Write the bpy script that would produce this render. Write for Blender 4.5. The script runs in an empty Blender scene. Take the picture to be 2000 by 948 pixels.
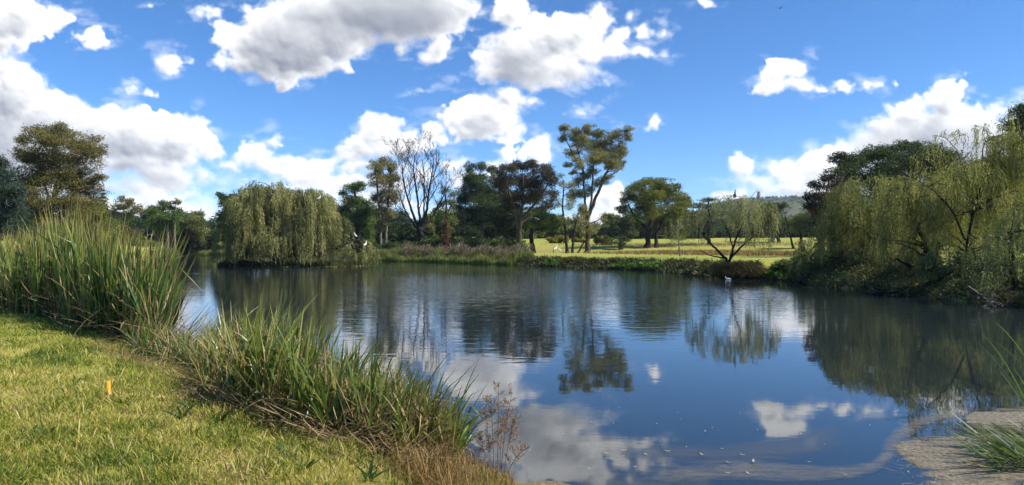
import bpy, math
import numpy as np
from mathutils import Vector

C = bpy.context.scene.collection
SC = bpy.context.scene
R = math.radians

# ---- CAMERA ------------------------------------------------------------------
EYE = 2.2                     # metres above the water
F = 1400.0                    # focal length in photograph pixels
HOR = 484.0                   # row of the horizon
cam_d = bpy.data.cameras.new('camera'); cam = bpy.data.objects.new('camera', cam_d); C.objects.link(cam)
cam.location = (0, 0, EYE); cam.rotation_euler = (R(90), 0, 0)
cam_d.sensor_width = 36; cam_d.lens = 36*F/2000; cam_d.shift_y = .005
cam_d.clip_start = .05; cam_d.clip_end = 20000
SC.camera = cam

# ---- LIGHT -------------------------------------------------------------------
SUN_AZ, SUN_EL = 102, 43       # degrees to the right of the view, degrees up
w = bpy.data.worlds.new('World'); SC.world = w; w.use_nodes = True
nt = w.node_tree; nt.nodes.clear()
wo = nt.nodes.new('ShaderNodeOutputWorld'); bg = nt.nodes.new('ShaderNodeBackground'); sk = nt.nodes.new('ShaderNodeTexSky')
sk.sky_type = 'NISHITA'; sk.sun_disc = False
sk.sun_elevation = R(SUN_EL); sk.sun_rotation = R(SUN_AZ)
sk.air_density = 1.0; sk.dust_density = 0; sk.ozone_density = 6; sk.altitude = 3000
hs = nt.nodes.new('ShaderNodeHueSaturation'); hs.inputs['Saturation'].default_value = 1.14
nt.links.new(sk.outputs[0], hs.inputs['Color']); nt.links.new(hs.outputs[0], bg.inputs['Color'])
bg.inputs['Strength'].default_value = .10
nt.links.new(bg.outputs[0], wo.inputs[0])
sd_ = bpy.data.lights.new('sun', 'SUN'); sd_.energy = 4.2; sd_.angle = R(.5); sd_.color = (1, .94, .84)
sun = bpy.data.objects.new('sun', sd_); C.objects.link(sun)
SV = Vector((math.sin(R(SUN_AZ))*math.cos(R(SUN_EL)), math.cos(R(SUN_AZ))*math.cos(R(SUN_EL)), math.sin(R(SUN_EL))))
sun.rotation_euler = SV.to_track_quat('Z', 'Y').to_euler()
SC.view_settings.view_transform = 'Standard'; SC.view_settings.look = 'None'; SC.view_settings.gamma = 1
SC.view_settings.exposure = .95; SC.view_settings.use_curve_mapping = False
cy = SC.cycles
cy.max_bounces = 6; cy.diffuse_bounces = 2; cy.glossy_bounces = 3; cy.transmission_bounces = 3; cy.transparent_max_bounces = 12
cy.caustics_reflective = False; cy.caustics_refractive = False
cy.use_denoising = True; cy.use_adaptive_sampling = True; cy.adaptive_threshold = .015

# ---- HELPERS -----------------------------------------------------------------
def rng_of(s): return np.random.default_rng(abs(hash_str(s)) % (2**32))
def hash_str(s):
    h = 2166136261
    for c in s: h = ((h ^ ord(c))*16777619) & 0xffffffff
    return h
def at(px, py, D):
    """point at depth D seen at photograph pixel (px, py)"""
    return np.array([(px-1000)/F*D, D, EYE-(py-HOR)/F*D])
def nrm(a): return a/np.maximum(np.linalg.norm(a, axis=-1, keepdims=True), 1e-9)
def tag(o, label=None, cat=None, group=None, kind=None):
    if label: o['label'] = label
    if cat: o['category'] = cat
    if group: o['group'] = group
    if kind: o['kind'] = kind
    return o
def empty(name, loc, label, cat, group=None):
    o = bpy.data.objects.new(name, None); o.location = loc; o.empty_display_size = .2; C.objects.link(o)
    return tag(o, label, cat, group)
def copy_thing(root, loc, rz=0., sc=1., label=None, group=None):
    c = root.copy(); C.objects.link(c); c.location = loc; c.rotation_euler = (0, 0, rz)
    c.scale = (sc, sc, sc) if np.isscalar(sc) else sc
    if label: c['label'] = label
    if group: c['group'] = group
    for ch in list(root.children):
        d = ch.copy(); C.objects.link(d); d.parent = c
        for g in list(ch.children):
            e = g.copy(); C.objects.link(e); e.parent = d
    return c

class MB:
    """collects ribbons, leaves, tubes; build() links them as ONE mesh object"""
    def __init__(s): s.V = []; s.Q = []; s.A = []; s.T = []; s.n = 0
    def add(s, V, Q, var=0., t=0.):
        V = np.asarray(V, float).reshape(-1, 3); k = len(V)
        s.V.append(V); s.Q.append(np.asarray(Q, np.int64).reshape(-1, 4)+s.n); s.n += k
        s.A.append(np.broadcast_to(np.asarray(var, float), (k,)).copy()); s.T.append(np.broadcast_to(np.asarray(t, float), (k,)).copy())
    def leaves(s, P, D, L, W, var, rng, fold=.0):
        N = len(P); D = nrm(D); S = nrm(np.cross(D, rng.normal(size=(N, 3))))
        L = np.broadcast_to(np.asarray(L, float), (N,))[:, None]; W = np.broadcast_to(np.asarray(W, float), (N,))[:, None]
        up = nrm(np.cross(S, D))
        m = P+D*L*.45
        V = np.stack([P, m+S*W*.5+up*W*fold, P+D*L, m-S*W*.5+up*W*fold], 1)
        Q = np.arange(N*4).reshape(N, 4)
        s.add(V, Q, np.repeat(np.broadcast_to(var, (N,)), 4), np.tile([0, .5, 1, .5], N))
    def ribbons(s, P, S, var):
        """P (N,K,3) spine, S (N,K,3) half-width"""
        N, K = P.shape[:2]
        V = np.stack([P-S, P+S], 2)
        b = np.arange(N)[:, None]*K*2+np.arange(K-1)[None]*2
        Q = np.stack([b, b+1, b+3, b+2], -1)
        t = np.broadcast_to(np.linspace(0, 1, K)[None, :, None], (N, K, 2))
        v = np.broadcast_to(np.asarray(var, float).reshape(-1, 1, 1), (N, K, 2))
        s.add(V, Q, v.reshape(-1), t.reshape(-1))
    def blades(s, B, H, W, az, lean, bend, var, K=6, yaw=None, rng=None, kink=None):
        N = len(B); t = np.linspace(0, 1, K)
        th = np.asarray(lean)[:, None]+np.asarray(bend)[:, None]*t[None]**1.6
        if kink is not None:
            th = th+np.where(t[None] > kink[0][:, None], kink[1][:, None], 0)
        ds = (np.asarray(H)/(K-1))[:, None]
        h = np.cumsum(np.sin(th)*ds, 1)-np.sin(th[:, :1])*ds; z = np.cumsum(np.cos(th)*ds, 1)-np.cos(th[:, :1])*ds
        P = np.empty((N, K, 3)); P[..., 0] = B[:, None, 0]+h*np.cos(az)[:, None]; P[..., 1] = B[:, None, 1]+h*np.sin(az)[:, None]; P[..., 2] = B[:, None, 2]+z
        if yaw is None: yaw = rng.uniform(0, np.pi, N)
        wd = np.asarray(W)[:, None]*.5*np.clip((1-t[None]**4)*(0.8+.35*t[None]), .06, 1)
        S = np.empty((N, K, 3)); S[..., 0] = np.cos(yaw)[:, None]*wd; S[..., 1] = np.sin(yaw)[:, None]*wd; S[..., 2] = 0
        s.ribbons(P, S, var)
    def tube(s, path, rad, sides=6, var=0., cap=True):
        path = np.asarray(path, float); K = len(path); rad = np.broadcast_to(np.asarray(rad, float), (K,))
        tg = nrm(np.gradient(path, axis=0)); ref = np.array([.31, .17, .93]) if abs(tg[0, 2]) < .8 else np.array([.95, .2, .1])
        a = nrm(np.cross(tg, ref)); b = np.cross(tg, a)
        ph = np.arange(sides)*2*np.pi/sides
        V = path[:, None]+rad[:, None, None]*(np.cos(ph)[None, :, None]*a[:, None]+np.sin(ph)[None, :, None]*b[:, None])
        i = np.arange(K-1)[:, None]*sides; j = np.arange(sides)[None]; jn = (j+1) % sides
        Q = np.stack([i+j, i+jn, i+sides+jn, i+sides+j], -1)
        s.add(V, Q, var, np.repeat(np.linspace(0, 1, K), sides))
        if cap:
            for r_ in (0, K-1):
                e = s.n-K*sides+r_*sides+np.arange(sides)
                for m in range(1, sides-1, 2):
                    s.Q.append(np.array([[e[0], e[m], e[m+1], e[min(m+2, sides-1)]]]) if m+2 < sides else np.array([[e[0], e[m], e[m+1], e[0]]]))
    def build(s, name, mat, parent=None, loc=None, smooth=False):
        V = np.concatenate(s.V); Q = np.concatenate(s.Q); A = np.concatenate(s.A); T = np.concatenate(s.T)
        if loc is not None: V = V-np.asarray(loc, float)
        # quads whose corners coincide become triangles
        d = (Q[:, 3] == Q[:, 2]) | (Q[:, 3] == Q[:, 0])
        q = Q[~d]; tr = Q[d][:, :3]
        me = bpy.data.meshes.new(name)
        me.vertices.add(len(V)); me.vertices.foreach_set('co', V.astype(np.float32).ravel())
        nl = len(q)*4+len(tr)*3
        me.loops.add(nl); me.loops.foreach_set('vertex_index', np.concatenate([q.ravel(), tr.ravel()]).astype(np.int32))
        me.polygons.add(len(q)+len(tr))
        me.polygons.foreach_set('loop_start', np.concatenate([np.arange(len(q))*4, len(q)*4+np.arange(len(tr))*3]).astype(np.int32))
        if smooth: me.polygons.foreach_set('use_smooth', np.ones(len(q)+len(tr), bool))
        me.update(calc_edges=True)
        for nm, arr in (('var', A), ('t', T)):
            at_ = me.attributes.new(nm, 'FLOAT', 'POINT'); at_.data.foreach_set('value', arr.astype(np.float32))
        me.materials.append(mat)
        o = bpy.data.objects.new(name, me); C.objects.link(o)
        if parent is not None: o.parent = parent
        elif loc is not None: o.location = loc
        return o

# ---- MATERIALS ---------------------------------------------------------------
def mat_new(name):
    m = bpy.data.materials.new(name); m.use_nodes = True; m.node_tree.nodes.clear()
    return m, m.node_tree.nodes, m.node_tree.links
def ramp(ns, stops):
    r = ns.new('ShaderNodeValToRGB'); e = r.color_ramp.elements
    while len(e) < len(stops): e.new(.5)
    for k, (p, c) in enumerate(stops): e[k].position = p; e[k].color = (*c, 1)
    return r
def plant(name, cols, tip=None, tip_from=.5, tip_amt=.8, trans=.3, rough=.55, spec=.25, tint=1.25):
    """leaf material: colour by the plant's own per-leaf variation, optional dry tips, light passing through"""
    m, ns, ln = mat_new(name)
    out = ns.new('ShaderNodeOutputMaterial'); a = ns.new('ShaderNodeAttribute'); a.attribute_name = 'var'
    r = ramp(ns, [(k/(len(cols)-1), c) for k, c in enumerate(cols)]); ln.new(a.outputs['Fac'], r.inputs[0])
    col = r.outputs[0]
    if tip:
        b = ns.new('ShaderNodeAttribute'); b.attribute_name = 't'
        mr = ns.new('ShaderNodeMapRange'); mr.inputs[1].default_value = tip_from; mr.inputs[2].default_value = 1; mr.inputs[4].default_value = tip_amt
        ln.new(b.outputs['Fac'], mr.inputs[0])
        mx = ns.new('ShaderNodeMix'); mx.data_type = 'RGBA'; ln.new(mr.outputs[0], mx.inputs[0]); ln.new(col, mx.inputs[6]); mx.inputs[7].default_value = (*tip, 1)
        col = mx.outputs[2]
    p = ns.new('ShaderNodeBsdfPrincipled'); p.inputs['Roughness'].default_value = rough; p.inputs['Specular IOR Level'].default_value = spec
    ln.new(col, p.inputs['Base Color'])
    tr = ns.new('ShaderNodeBsdfTranslucent')
    tm = ns.new('ShaderNodeMix'); tm.data_type = 'RGBA'; tm.blend_type = 'MULTIPLY'; tm.inputs[0].default_value = 1
    ln.new(col, tm.inputs[6]); tm.inputs[7].default_value = (tint*1.05, tint*1.15, tint*.6, 1); ln.new(tm.outputs[2], tr.inputs[0])
    ms = ns.new('ShaderNodeMixShader'); ms.inputs[0].default_value = trans
    ln.new(p.outputs[0], ms.inputs[1]); ln.new(tr.outputs[0], ms.inputs[2]); ln.new(ms.outputs[0], out.inputs[0])
    return m
def solid(name, c1, c2=None, scale=8., rough=.85, bump=0., spec=.2, stretch=(1, 1, 1)):
    m, ns, ln = mat_new(name)
    out = ns.new('ShaderNodeOutputMaterial'); p = ns.new('ShaderNodeBsdfPrincipled')
    p.inputs['Roughness'].default_value = rough; p.inputs['Specular IOR Level'].default_value = spec
    tc = ns.new('ShaderNodeTexCoord'); mp = ns.new('ShaderNodeMapping'); mp.inputs['Scale'].default_value = stretch
    n = ns.new('ShaderNodeTexNoise'); n.inputs['Scale'].default_value = scale; n.inputs['Detail'].default_value = 5; n.inputs['Roughness'].default_value = .65
    ln.new(tc.outputs['Object'], mp.inputs[0]); ln.new(mp.outputs[0], n.inputs['Vector'])
    r = ramp(ns, [(.3, c1), (.7, c2 or c1)]); ln.new(n.outputs['Fac'], r.inputs[0]); ln.new(r.outputs[0], p.inputs['Base Color'])
    if bump:
        b = ns.new('ShaderNodeBump'); b.inputs['Strength'].default_value = bump; b.inputs['Distance'].default_value = .05
        ln.new(n.outputs['Fac'], b.inputs['Height']); ln.new(b.outputs[0], p.inputs['Normal'])
    ln.new(p.outputs[0], out.inputs[0])
    return m
M = {}
# tree foliage, dark to light
M['olive_brown'] = plant('olive_brown_leaves', [(.051,.049,.018), (.144,.128,.040), (.254,.216,.074)])
M['blue_green'] = plant('blue_green_leaves', [(.018,.039,.030), (.045,.075,.054), (.090,.128,.083)])
M['mid_green'] = plant('mid_green_leaves', [(.031,.062,.014), (.086,.139,.028), (.182,.244,.052)])
M['olive'] = plant('olive_leaves', [(.050,.065,.019), (.142,.152,.042), (.285,.285,.086)])
M['dark_green'] = plant('dark_green_leaves', [(.019,.034,.015), (.050,.076,.026), (.113,.149,.050)])
M['dark_brown'] = plant('dark_brown_leaves', [(.023,.021,.013), (.069,.056,.030), (.132,.102,.053)])
M['eucalypt'] = plant('eucalypt_leaves', [(.062,.076,.034), (.198,.187,.068), (.427,.355,.132)])
M['wattle'] = plant('wattle_leaves', [(.032,.050,.009), (.123,.143,.018), (.291,.277,.045)])
M['willow'] = plant('willow_leaves', [(.088,.099,.034), (.224,.222,.083), (.394,.365,.156)], trans=.38)
M['willow_green'] = plant('willow_green_leaves', [(.080,.090,.034), (.222,.217,.069), (.454,.399,.141)], trans=.38)
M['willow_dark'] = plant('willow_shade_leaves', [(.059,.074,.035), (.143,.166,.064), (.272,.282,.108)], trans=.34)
M['willow_pale'] = plant('pale_willow_leaves', [(.105,.110,.052), (.227,.227,.106), (.384,.374,.180)], trans=.38)
M['near_black'] = plant('near_black_leaves', [(.014,.013,.010), (.036,.028,.020), (.077,.053,.036)], trans=.15)
M['yellow_bush'] = plant('yellow_bush_leaves', [(.090,.085,.012), (.230,.200,.025), (.340,.290,.040)])
M['dead_brown'] = plant('dead_brown_leaves', [(.050,.026,.012), (.130,.068,.032), (.210,.120,.060)], trans=.15)
M['hill_tree'] = plant('hill_tree_leaves', [(.030,.045,.027), (.060,.083,.042), (.120,.135,.063)], trans=.1)
# reeds and grass
M['reed'] = plant('reed_blades', [(.015,.043,.010), (.047,.107,.017), (.100,.159,.028), (.172,.205,.051)], tip=(.400,.310,.085), tip_from=.70, tip_amt=.7, trans=.26, rough=.38, spec=.45)
M['reed_low'] = plant('short_reed_blades', [(.035,.072,.016), (.079,.139,.027), (.160,.200,.035), (.295,.229,.066)], tip=(.190,.210,.060), tip_from=.6, tip_amt=.5, trans=.35, rough=.36, spec=.5)
M['dry_reed'] = plant('dry_reed_blades', [(.150,.095,.045), (.300,.215,.105), (.450,.350,.190)], trans=.2, rough=.7)
M['thatch_shade'] = plant('dead_thatch_shade', [(.030,.020,.010), (.075,.050,.024), (.170,.120,.060)], trans=.1, rough=.9)  # dead blades, darkened to paint the deep shade between the reeds
M['rust_reed'] = plant('rusty_dry_grass', [(.120,.070,.026), (.250,.160,.060), (.380,.270,.110)], trans=.25, rough=.7)
M['grass'] = plant('lawn_blades', [(.047,.095,.013), (.159,.207,.026), (.341,.325,.059), (.470,.375,.122), (.588,.459,.213)], trans=.35, rough=.5, spec=.3)
M['weed'] = plant('broad_weed_leaves', [(.018,.050,.010), (.040,.095,.016), (.080,.150,.024)], trans=.3, rough=.4, spec=.4)
M['grey_herb'] = plant('grey_herb_leaves', [(.050,.045,.018), (.100,.085,.032), (.165,.130,.060)], trans=.25, rough=.7)
M['plume'] = plant('reed_plumes', [(.116,.082,.054), (.192,.150,.102), (.268,.231,.163)], trans=.3, rough=.8)
M['far_reed'] = plant('far_reed_blades', [(.052,.091,.016), (.118,.175,.033), (.249,.273,.076)], tip=(.270,.215,.090), tip_from=.5, tip_amt=.6)
M['dry_weed'] = plant('dry_weed_heads', [(.176,.103,.067), (.336,.213,.149), (.499,.343,.245)], trans=.25, rough=.8)
M['bank_scrub'] = plant('bank_scrub_leaves', [(.029,.034,.012), (.074,.081,.026), (.143,.137,.048)], trans=.25)
M['bank_green'] = plant('bank_green_leaves', [(.036,.084,.012), (.078,.156,.022), (.144,.228,.036)], trans=.3)
# wood
M['bark'] = solid('dark_bark', (.010,.008,.007), (.032,.026,.021), 14, bump=.6, stretch=(1, 1, .25))
M['bark_pale'] = solid('pale_bark', (.085,.068,.052), (.23,.19,.15), 6, bump=.4, stretch=(1, 1, .3))
M['bark_brown'] = solid('brown_bark', (.030,.021,.014), (.105,.074,.048), 8, bump=.5, stretch=(1, 1, .3))
M['bark_grey'] = solid('grey_bark', (.05,.045,.040), (.16,.145,.13), 8, bump=.5, stretch=(1, 1, .3))
M['weed_stem'] = solid('brown_stem', (.060,.030,.018), (.120,.070,.045), 30)
# ---- CLOUD FIELD -------------------------------------------------------------
def perlin2(x, y, seed=0):
    r = np.random.default_rng(seed)
    perm = r.permutation(256); perm = np.concatenate([perm, perm, perm])
    ang = r.uniform(0, 2*np.pi, 256); gx = np.cos(ang); gy = np.sin(ang)
    xi = np.floor(x).astype(np.int64); yi = np.floor(y).astype(np.int64)
    xf = x-xi; yf = y-yi; xi &= 255; yi &= 255
    u = xf*xf*xf*(xf*(xf*6-15)+10); v = yf*yf*yf*(yf*(yf*6-15)+10)
    def g(a, b, dx, dy):
        h = perm[perm[a]+b]; return gx[h]*dx+gy[h]*dy
    n00 = g(xi, yi, xf, yf); n10 = g(xi+1, yi, xf-1, yf)
    n01 = g(xi, yi+1, xf, yf-1); n11 = g(xi+1, yi+1, xf-1, yf-1)
    return ((n00+(n10-n00)*u)*(1-v)+(n01+(n11-n01)*u)*v)*1.5
def fbm2(x, y, octaves=5, seed=0, gain=.5, billow=False):
    s = np.zeros_like(x); a = 1.; t = 0.
    for k in range(octaves):
        n = perlin2(x*2**k+17.3*k, y*2**k-9.1*k, seed+k)
        s += a*(np.abs(n)*2-.55 if billow else n); t += a; a *= gain
    return s/t
# cx, cy, rx, ry, grey : sky directions of the cumulus masses (degrees*~24), grey = how much of the shaded base shows
CLOUDS = [
 (-60,190,120,110,.1),(10,190,85,85,.05),(95,238,85,68,.1),(185,262,95,66,.15),(270,268,85,62,.15),(345,275,60,52,.1),(388,262,30,38,0),(405,295,36,30,.1),
 (60,296,160,40,.85),(220,322,190,30,.6),(330,345,100,30,.45),(150,362,280,24,.55),(330,385,105,16,.3),(200,415,300,34,.4),(300,352,120,12,.5),(100,335,150,14,.3),(380,420,70,22,.2),(-80,300,200,140,.5),
 (30,35,85,50,.25),(95,42,58,26,.1),(10,85,45,32,.1),(-60,50,100,70,.3),
 (185,82,36,17,.15),(176,66,18,8,.1),(335,118,34,22,.6),(255,172,26,13,.3),(285,180,18,8,.2),
 (560,85,120,80,.35),(438,72,26,34,.1),(500,120,85,34,.25),(650,75,90,60,.3),(620,25,110,50,.5),(740,20,190,72,.95),(830,25,95,62,.85),(900,15,40,35,.3),(560,160,22,20,.1),(858,95,30,28,.15),(838,112,16,20,.1),(665,130,24,14,.1),(790,95,22,22,.2),(500,30,30,25,.2),(400,22,30,16,.3),(480,25,15,8,.2),(300,14,12,6,.1),
 (1000,25,42,48,0),(1075,75,85,48,.1),(1010,105,80,52,.3),(1125,65,52,40,.1),(1168,35,30,30,0),(1020,140,100,38,.85),(1110,140,70,32,.5),(1150,110,60,28,.2),(1080,168,62,14,.55),(1195,98,36,16,.1),
 (1205,72,24,26,.05),(1256,62,22,24,.05),(1298,62,16,20,.1),(1250,100,44,14,.15),(1232,34,14,10,.1),
 (945,228,78,42,.25),(995,198,40,32,0),(890,232,34,28,.1),(935,258,66,22,.5),(975,272,40,12,.2),(1040,200,14,7,.1),(825,180,20,7,.1),(890,158,14,8,.1),
 (735,258,48,42,0),(775,285,60,32,.2),(690,285,34,22,.25),(838,268,26,34,.05),(730,300,80,22,.5),(640,314,58,12,.4),(690,330,70,14,.3),
 (498,302,38,28,.1),(537,277,18,20,0),(520,320,50,18,.4),(470,345,44,7,.35),
 (600,345,85,22,.3),(555,330,40,16,.1),(650,365,70,14,.4),(560,368,50,12,.1),(640,385,60,16,.2),(470,360,40,8,.4),(700,355,40,18,.2),(720,395,80,26,.3),(560,400,200,20,.4),(790,330,40,20,.2),
 (1052,286,36,26,.05),(1062,306,22,20,.1),(990,302,24,16,.2),(1088,292,16,10,.05),(980,318,40,14,.4),
 (1152,216,30,15,.1),(1240,245,18,7,.1),(1280,235,11,12,.2),(1375,4,14,8,.1),(880,325,34,22,.2),(905,345,40,25,.3),
 (1190,395,40,34,.05),(1185,430,70,34,.1),(1100,440,120,16,.3),
 (1518,142,30,26,0),(1545,140,22,22,0),(1500,172,32,18,.05),(1560,166,52,16,.1),(1610,174,40,12,.1),(1648,170,18,9,.1),(1706,164,34,11,.05),(1690,172,20,7,.2),(1580,115,7,7,.2),
 (1436,318,18,20,0),(1462,335,36,24,.05),(1530,332,48,26,.05),(1590,330,60,34,.15),(1640,300,40,16,.05),(1590,300,22,12,0),(1715,258,42,38,.3),(1780,228,56,40,.35),(1846,205,46,45,.25),(1878,168,20,20,0),(1860,175,30,26,.05),(1920,225,50,24,.1),(1982,204,28,9,.05),(1950,215,40,12,.1),(1760,290,130,55,.65),(1860,280,150,75,.5),(1550,372,110,28,.25),(1480,355,55,22,.15),(1690,330,80,40,.4),(2080,260,140,90,.4),(1440,385,60,14,.2),(1660,390,140,30,.4),
 (450,395,40,12,.2),(500,385,34,12,.15),(640,345,40,12,.1),(590,318,34,9,.15),(470,425,60,16,.3),(620,415,70,14,.25),(760,360,50,26,.2),(820,345,40,24,.1),(700,425,120,18,.3),(900,420,120,18,.3),(1000,395,40,16,.15),(960,345,30,14,.1),(440,325,24,12,.1),(1330,425,70,12,.3),
 (2150,60,90,40,.3),(2250,120,70,40,.3),(-250,80,120,60,.3),(-300,280,200,120,.4)]
def puffs(x, y, size, seed):
    # rounded heads packed side by side (height 0..1)
    X = x/size; Y = y/size; xi = np.floor(X).astype(np.int64); yi = np.floor(Y).astype(np.int64)
    r = np.random.default_rng(seed); jx = r.random((64, 64)); jy = r.random((64, 64)); jr = .75+.5*r.random((64, 64))
    best = np.zeros_like(X)
    for a in (-1, 0, 1):
        for b in (-1, 0, 1):
            cx = (xi+a) & 63; cy = (yi+b) & 63
            d2 = ((X-(xi+a)-jx[cx, cy])**2+(Y-(yi+b)-jy[cx, cy])**2)/jr[cx, cy]**2
            best = np.maximum(best, np.sqrt(np.clip(1-d2, 0, 1)))
    return best
def blur(A, n):
    for _ in range(n):
        P = np.pad(A, 1, mode='edge'); A = (P[:-2, 1:-1]+P[2:, 1:-1]+2*P[1:-1, 1:-1])/4
        P = np.pad(A, 1, mode='edge'); A = (P[1:-1, :-2]+P[1:-1, 2:]+2*P[1:-1, 1:-1])/4
    return A
def cloud_field(PX, PY):
    """alpha and linear colour of the cloud cover for sky directions given on a tangent plane."""
    wx = fbm2(PX/95, PY/75, 4, 3)*20; wy = fbm2(PX/95, PY/75, 4, 33)*15
    x = PX+wx; y = PY+wy
    x2 = x+fbm2(PX/30, PY/26, 4, 63)*9; y2 = y+fbm2(PX/30, PY/26, 4, 93)*8
    F = np.full(PX.shape, -3.); num = np.zeros(PX.shape); den = np.full(PX.shape, 1e-6)
    for cx, cy, rx, ry, gr in CLOUDS:
        d = np.sqrt(((x2-cx)/rx)**2+((y2-cy)/ry)**2)
        q = (1-d)*min(rx, ry)/26.
        q = np.where(y2 > cy, q-(np.maximum(y2-cy, 0)/ry)**2*.10, q)
        m = np.maximum(F, q); F = m+.10*np.exp(-np.abs(F-q)/.15)
        w = np.exp(-d*d*1.1)*(.3+min(rx, ry)/60); num += w*gr; den += w
    grey = num/den
    det = fbm2(PX/34, PY/30, 6, 7, .55)
    bil = fbm2(x/58, y/50, 5, 11, .55, True)
    T = F+det*.62+(puffs(x2, y2, 30, 6)-.55)*.42+(puffs(x2, y2, 14, 8)-.55)*.2-.10
    soft = np.clip(.62+1.1*fbm2(PX/120, PY/100, 3, 51)+.25*grey, .16, 1.5)
    a = np.clip(T/soft, 0, 1); a = a*a*(3-2*a)
    wisp = np.clip(fbm2(PX/70, PY/34, 6, 77, .6)*1.5+F*.45+.06, 0, 1)*np.clip(F*.8+1.0, 0, 1)*.50
    a = np.maximum(a, wisp*(F < .3))
    # relief of the billows, lit from the sun's side (right and up)
    p1 = puffs(x, y, 74, 5); p2 = puffs(x2, y2, 36, 6); p3 = puffs(x2, y2, 17, 8); p4 = puffs(x2, y2, 8.5, 9)
    flat = np.clip((PY-300)/110, 0, 1)
    step = abs(PX[0, 1]-PX[0, 0])
    Hh = np.sqrt(np.clip(T, 0, 3.2))*26+(1-.6*flat)*(p1*17+p2*9.5+p3*3.2+p4*1.0)+flat*(puffs(x, y*3.2, 90, 15)*9+puffs(x2, y2*2.6, 40, 16)*5)
    gy, gx = np.gradient(blur(Hh, 1), step)
    inv = 1/np.sqrt(gx*gx+gy*gy+1.2)
    lam = (-gx*.50*inv)+(gy*.78*inv)+.34*inv
    sm = np.clip(grey*1.3, 0, .85); lam = blur(lam, 1)*(1-sm)+blur(lam, 14)*sm
    # thickness between here and the sun
    occ = np.zeros(PX.shape); Tc = np.clip(T, 0, 1.6)
    for k in range(1, 15):
        sh = 7.*k/step; sx = int(round(sh*.55)); sy = int(round(sh*.80))
        R = np.zeros_like(Tc); R[sy:, :Tc.shape[1]-sx or None] = Tc[:Tc.shape[0]-sy, sx:]
        occ += R*(1-k/18)
    occ = occ/9.
    core = np.clip(T/1.3, 0, 1)
    lit = .96+.50*lam-.54*occ
    lit = lit*(1-.72*grey*core)+.02
    thin = np.exp(-np.clip(T, 0, 3)*2.6)
    lit = np.clip(lit+.30*thin*(1-.5*grey), .04, 1.1)
    lo = np.array([.20, .225, .285]); hi = np.array([1.04, 1.04, 1.04])
    C = lo+(hi-lo)*(lit)[..., None]
    fade = np.clip((PY-250)/220, 0, 1)[..., None]*.28           # air in front of the low, far clouds
    C = C*(1-fade)+np.array([.74, .80, .88])*fade
    return a, C

# ---- THE POND'S SHORE --------------------------------------------------------
POND = np.array([(.62,6.38),(.25,6.55),(-.12,6.95),(-.45,7.5),(-.8,8.1),(-1.6,9.0),(-2.8,10.0),(-4.3,11.4),(-6.0,13.4),(-8.0,16.2),(-10.2,20),(-12.9,25),(-17,34),(-20.8,43),
 (-30.4,63),(-42,88),(-59,125),(-77,165),(-94,205),(-90,222),(-77,194),(-58,166),(-44,149),(-33,132),(-22,117),(-11.8,108),(-4,97),(0,91),(5,82),(10.5,74),(13.6,67),(14.4,60),(14.8,54),(16.2,50.6),(17.6,50.2),(18.6,48.4),
 (17.6,43.4),(18.1,40),(18.2,36),(18.3,32),(18.9,26.5),(17.5,22),(13.6,16.5),(10.6,12.8),(8.4,10.4),(6.9,8.4),(6.0,6.6),(4.9,5.4),(3.6,4.8),(2.2,4.6),(1.3,5.2)])
ISLE = np.array([(-26+8.5*math.cos(a)*(1+.12*math.sin(3*a)), 85+3.6*math.sin(a)) for a in np.linspace(0, 2*np.pi, 24, endpoint=False)])
def poly_sd(x, y, P):
    """distance to the outline, negative inside"""
    x = np.asarray(x, float); y = np.asarray(y, float)
    d = np.full(x.shape, 1e18); ins = np.zeros(x.shape, bool)
    for (ax, ay), (bx, by) in zip(P, np.roll(P, -1, 0)):
        ex, ey = bx-ax, by-ay
        t = np.clip(((x-ax)*ex+(y-ay)*ey)/(ex*ex+ey*ey), 0, 1)
        d = np.minimum(d, (x-ax-t*ex)**2+(y-ay-t*ey)**2)
        c = ((ay > y) != (by > y)) & (x < ex*(y-ay)/np.where(ey == 0, 1e-9, ey)+ax)
        ins ^= c
    d = np.sqrt(d); return np.where(ins, -d, d)
def shore_sd(x, y):
    s = poly_sd(x, y, POND); i = poly_sd(x, y, ISLE)
    wob = perlin2(np.asarray(x)/1.9, np.asarray(y)/1.9, 41)*.22*np.clip(np.hypot(x, y)/14, .35, 2.5)
    return np.maximum(s, -i)+wob
def ground(x, y):
    x = np.asarray(x, float); y = np.asarray(y, float); sh = x.shape
    x = x.ravel(); y = y.ravel()
    s = shore_sd(x, y); D = np.hypot(x, y)
    isl = poly_sd(x, y, ISLE) < 1.5
    bank = .55+.75*np.clip((D-22)/30, 0, 1); bank = np.where(isl, .35, bank)
    bank = bank*np.where(D < 22, np.clip((-x+.55)/1.9, .30, 1), 1)
    wd = .75+.5*np.clip((D-20)/40, 0, 1)
    h = bank*(1-np.exp(-np.clip(s, 0, None)/wd))
    h = h+(np.clip(D-145, 0, 80)*.046+np.clip(D-225, 0, 400)*.012)*np.clip(s/20, 0, 1)
    h = h+(perlin2(x/19, y/19, 42)*.16+perlin2(x/47, y/47, 43)*.3)*np.clip((D-70)/60, 0, 1)*np.clip(s/10, 0, 1)
    h = h+(perlin2(x/1.3, y/1.3, 44)*.035+perlin2(x/.33, y/.33, 45)*.014)*np.clip(s/1.0, 0, 1)
    h = np.where(s < 0, -.9*(1-np.exp(np.clip(s, -30, 0)/.9)), h)
    # trodden knob of bare soil at the water's edge
    h = h+.10*np.exp(-(((x-.36)/.34)**2+((y-6.35)/.2)**2))
    return h.reshape(sh)
def gz(x, y): return float(ground(np.array([x]), np.array([y]))[0])

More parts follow.
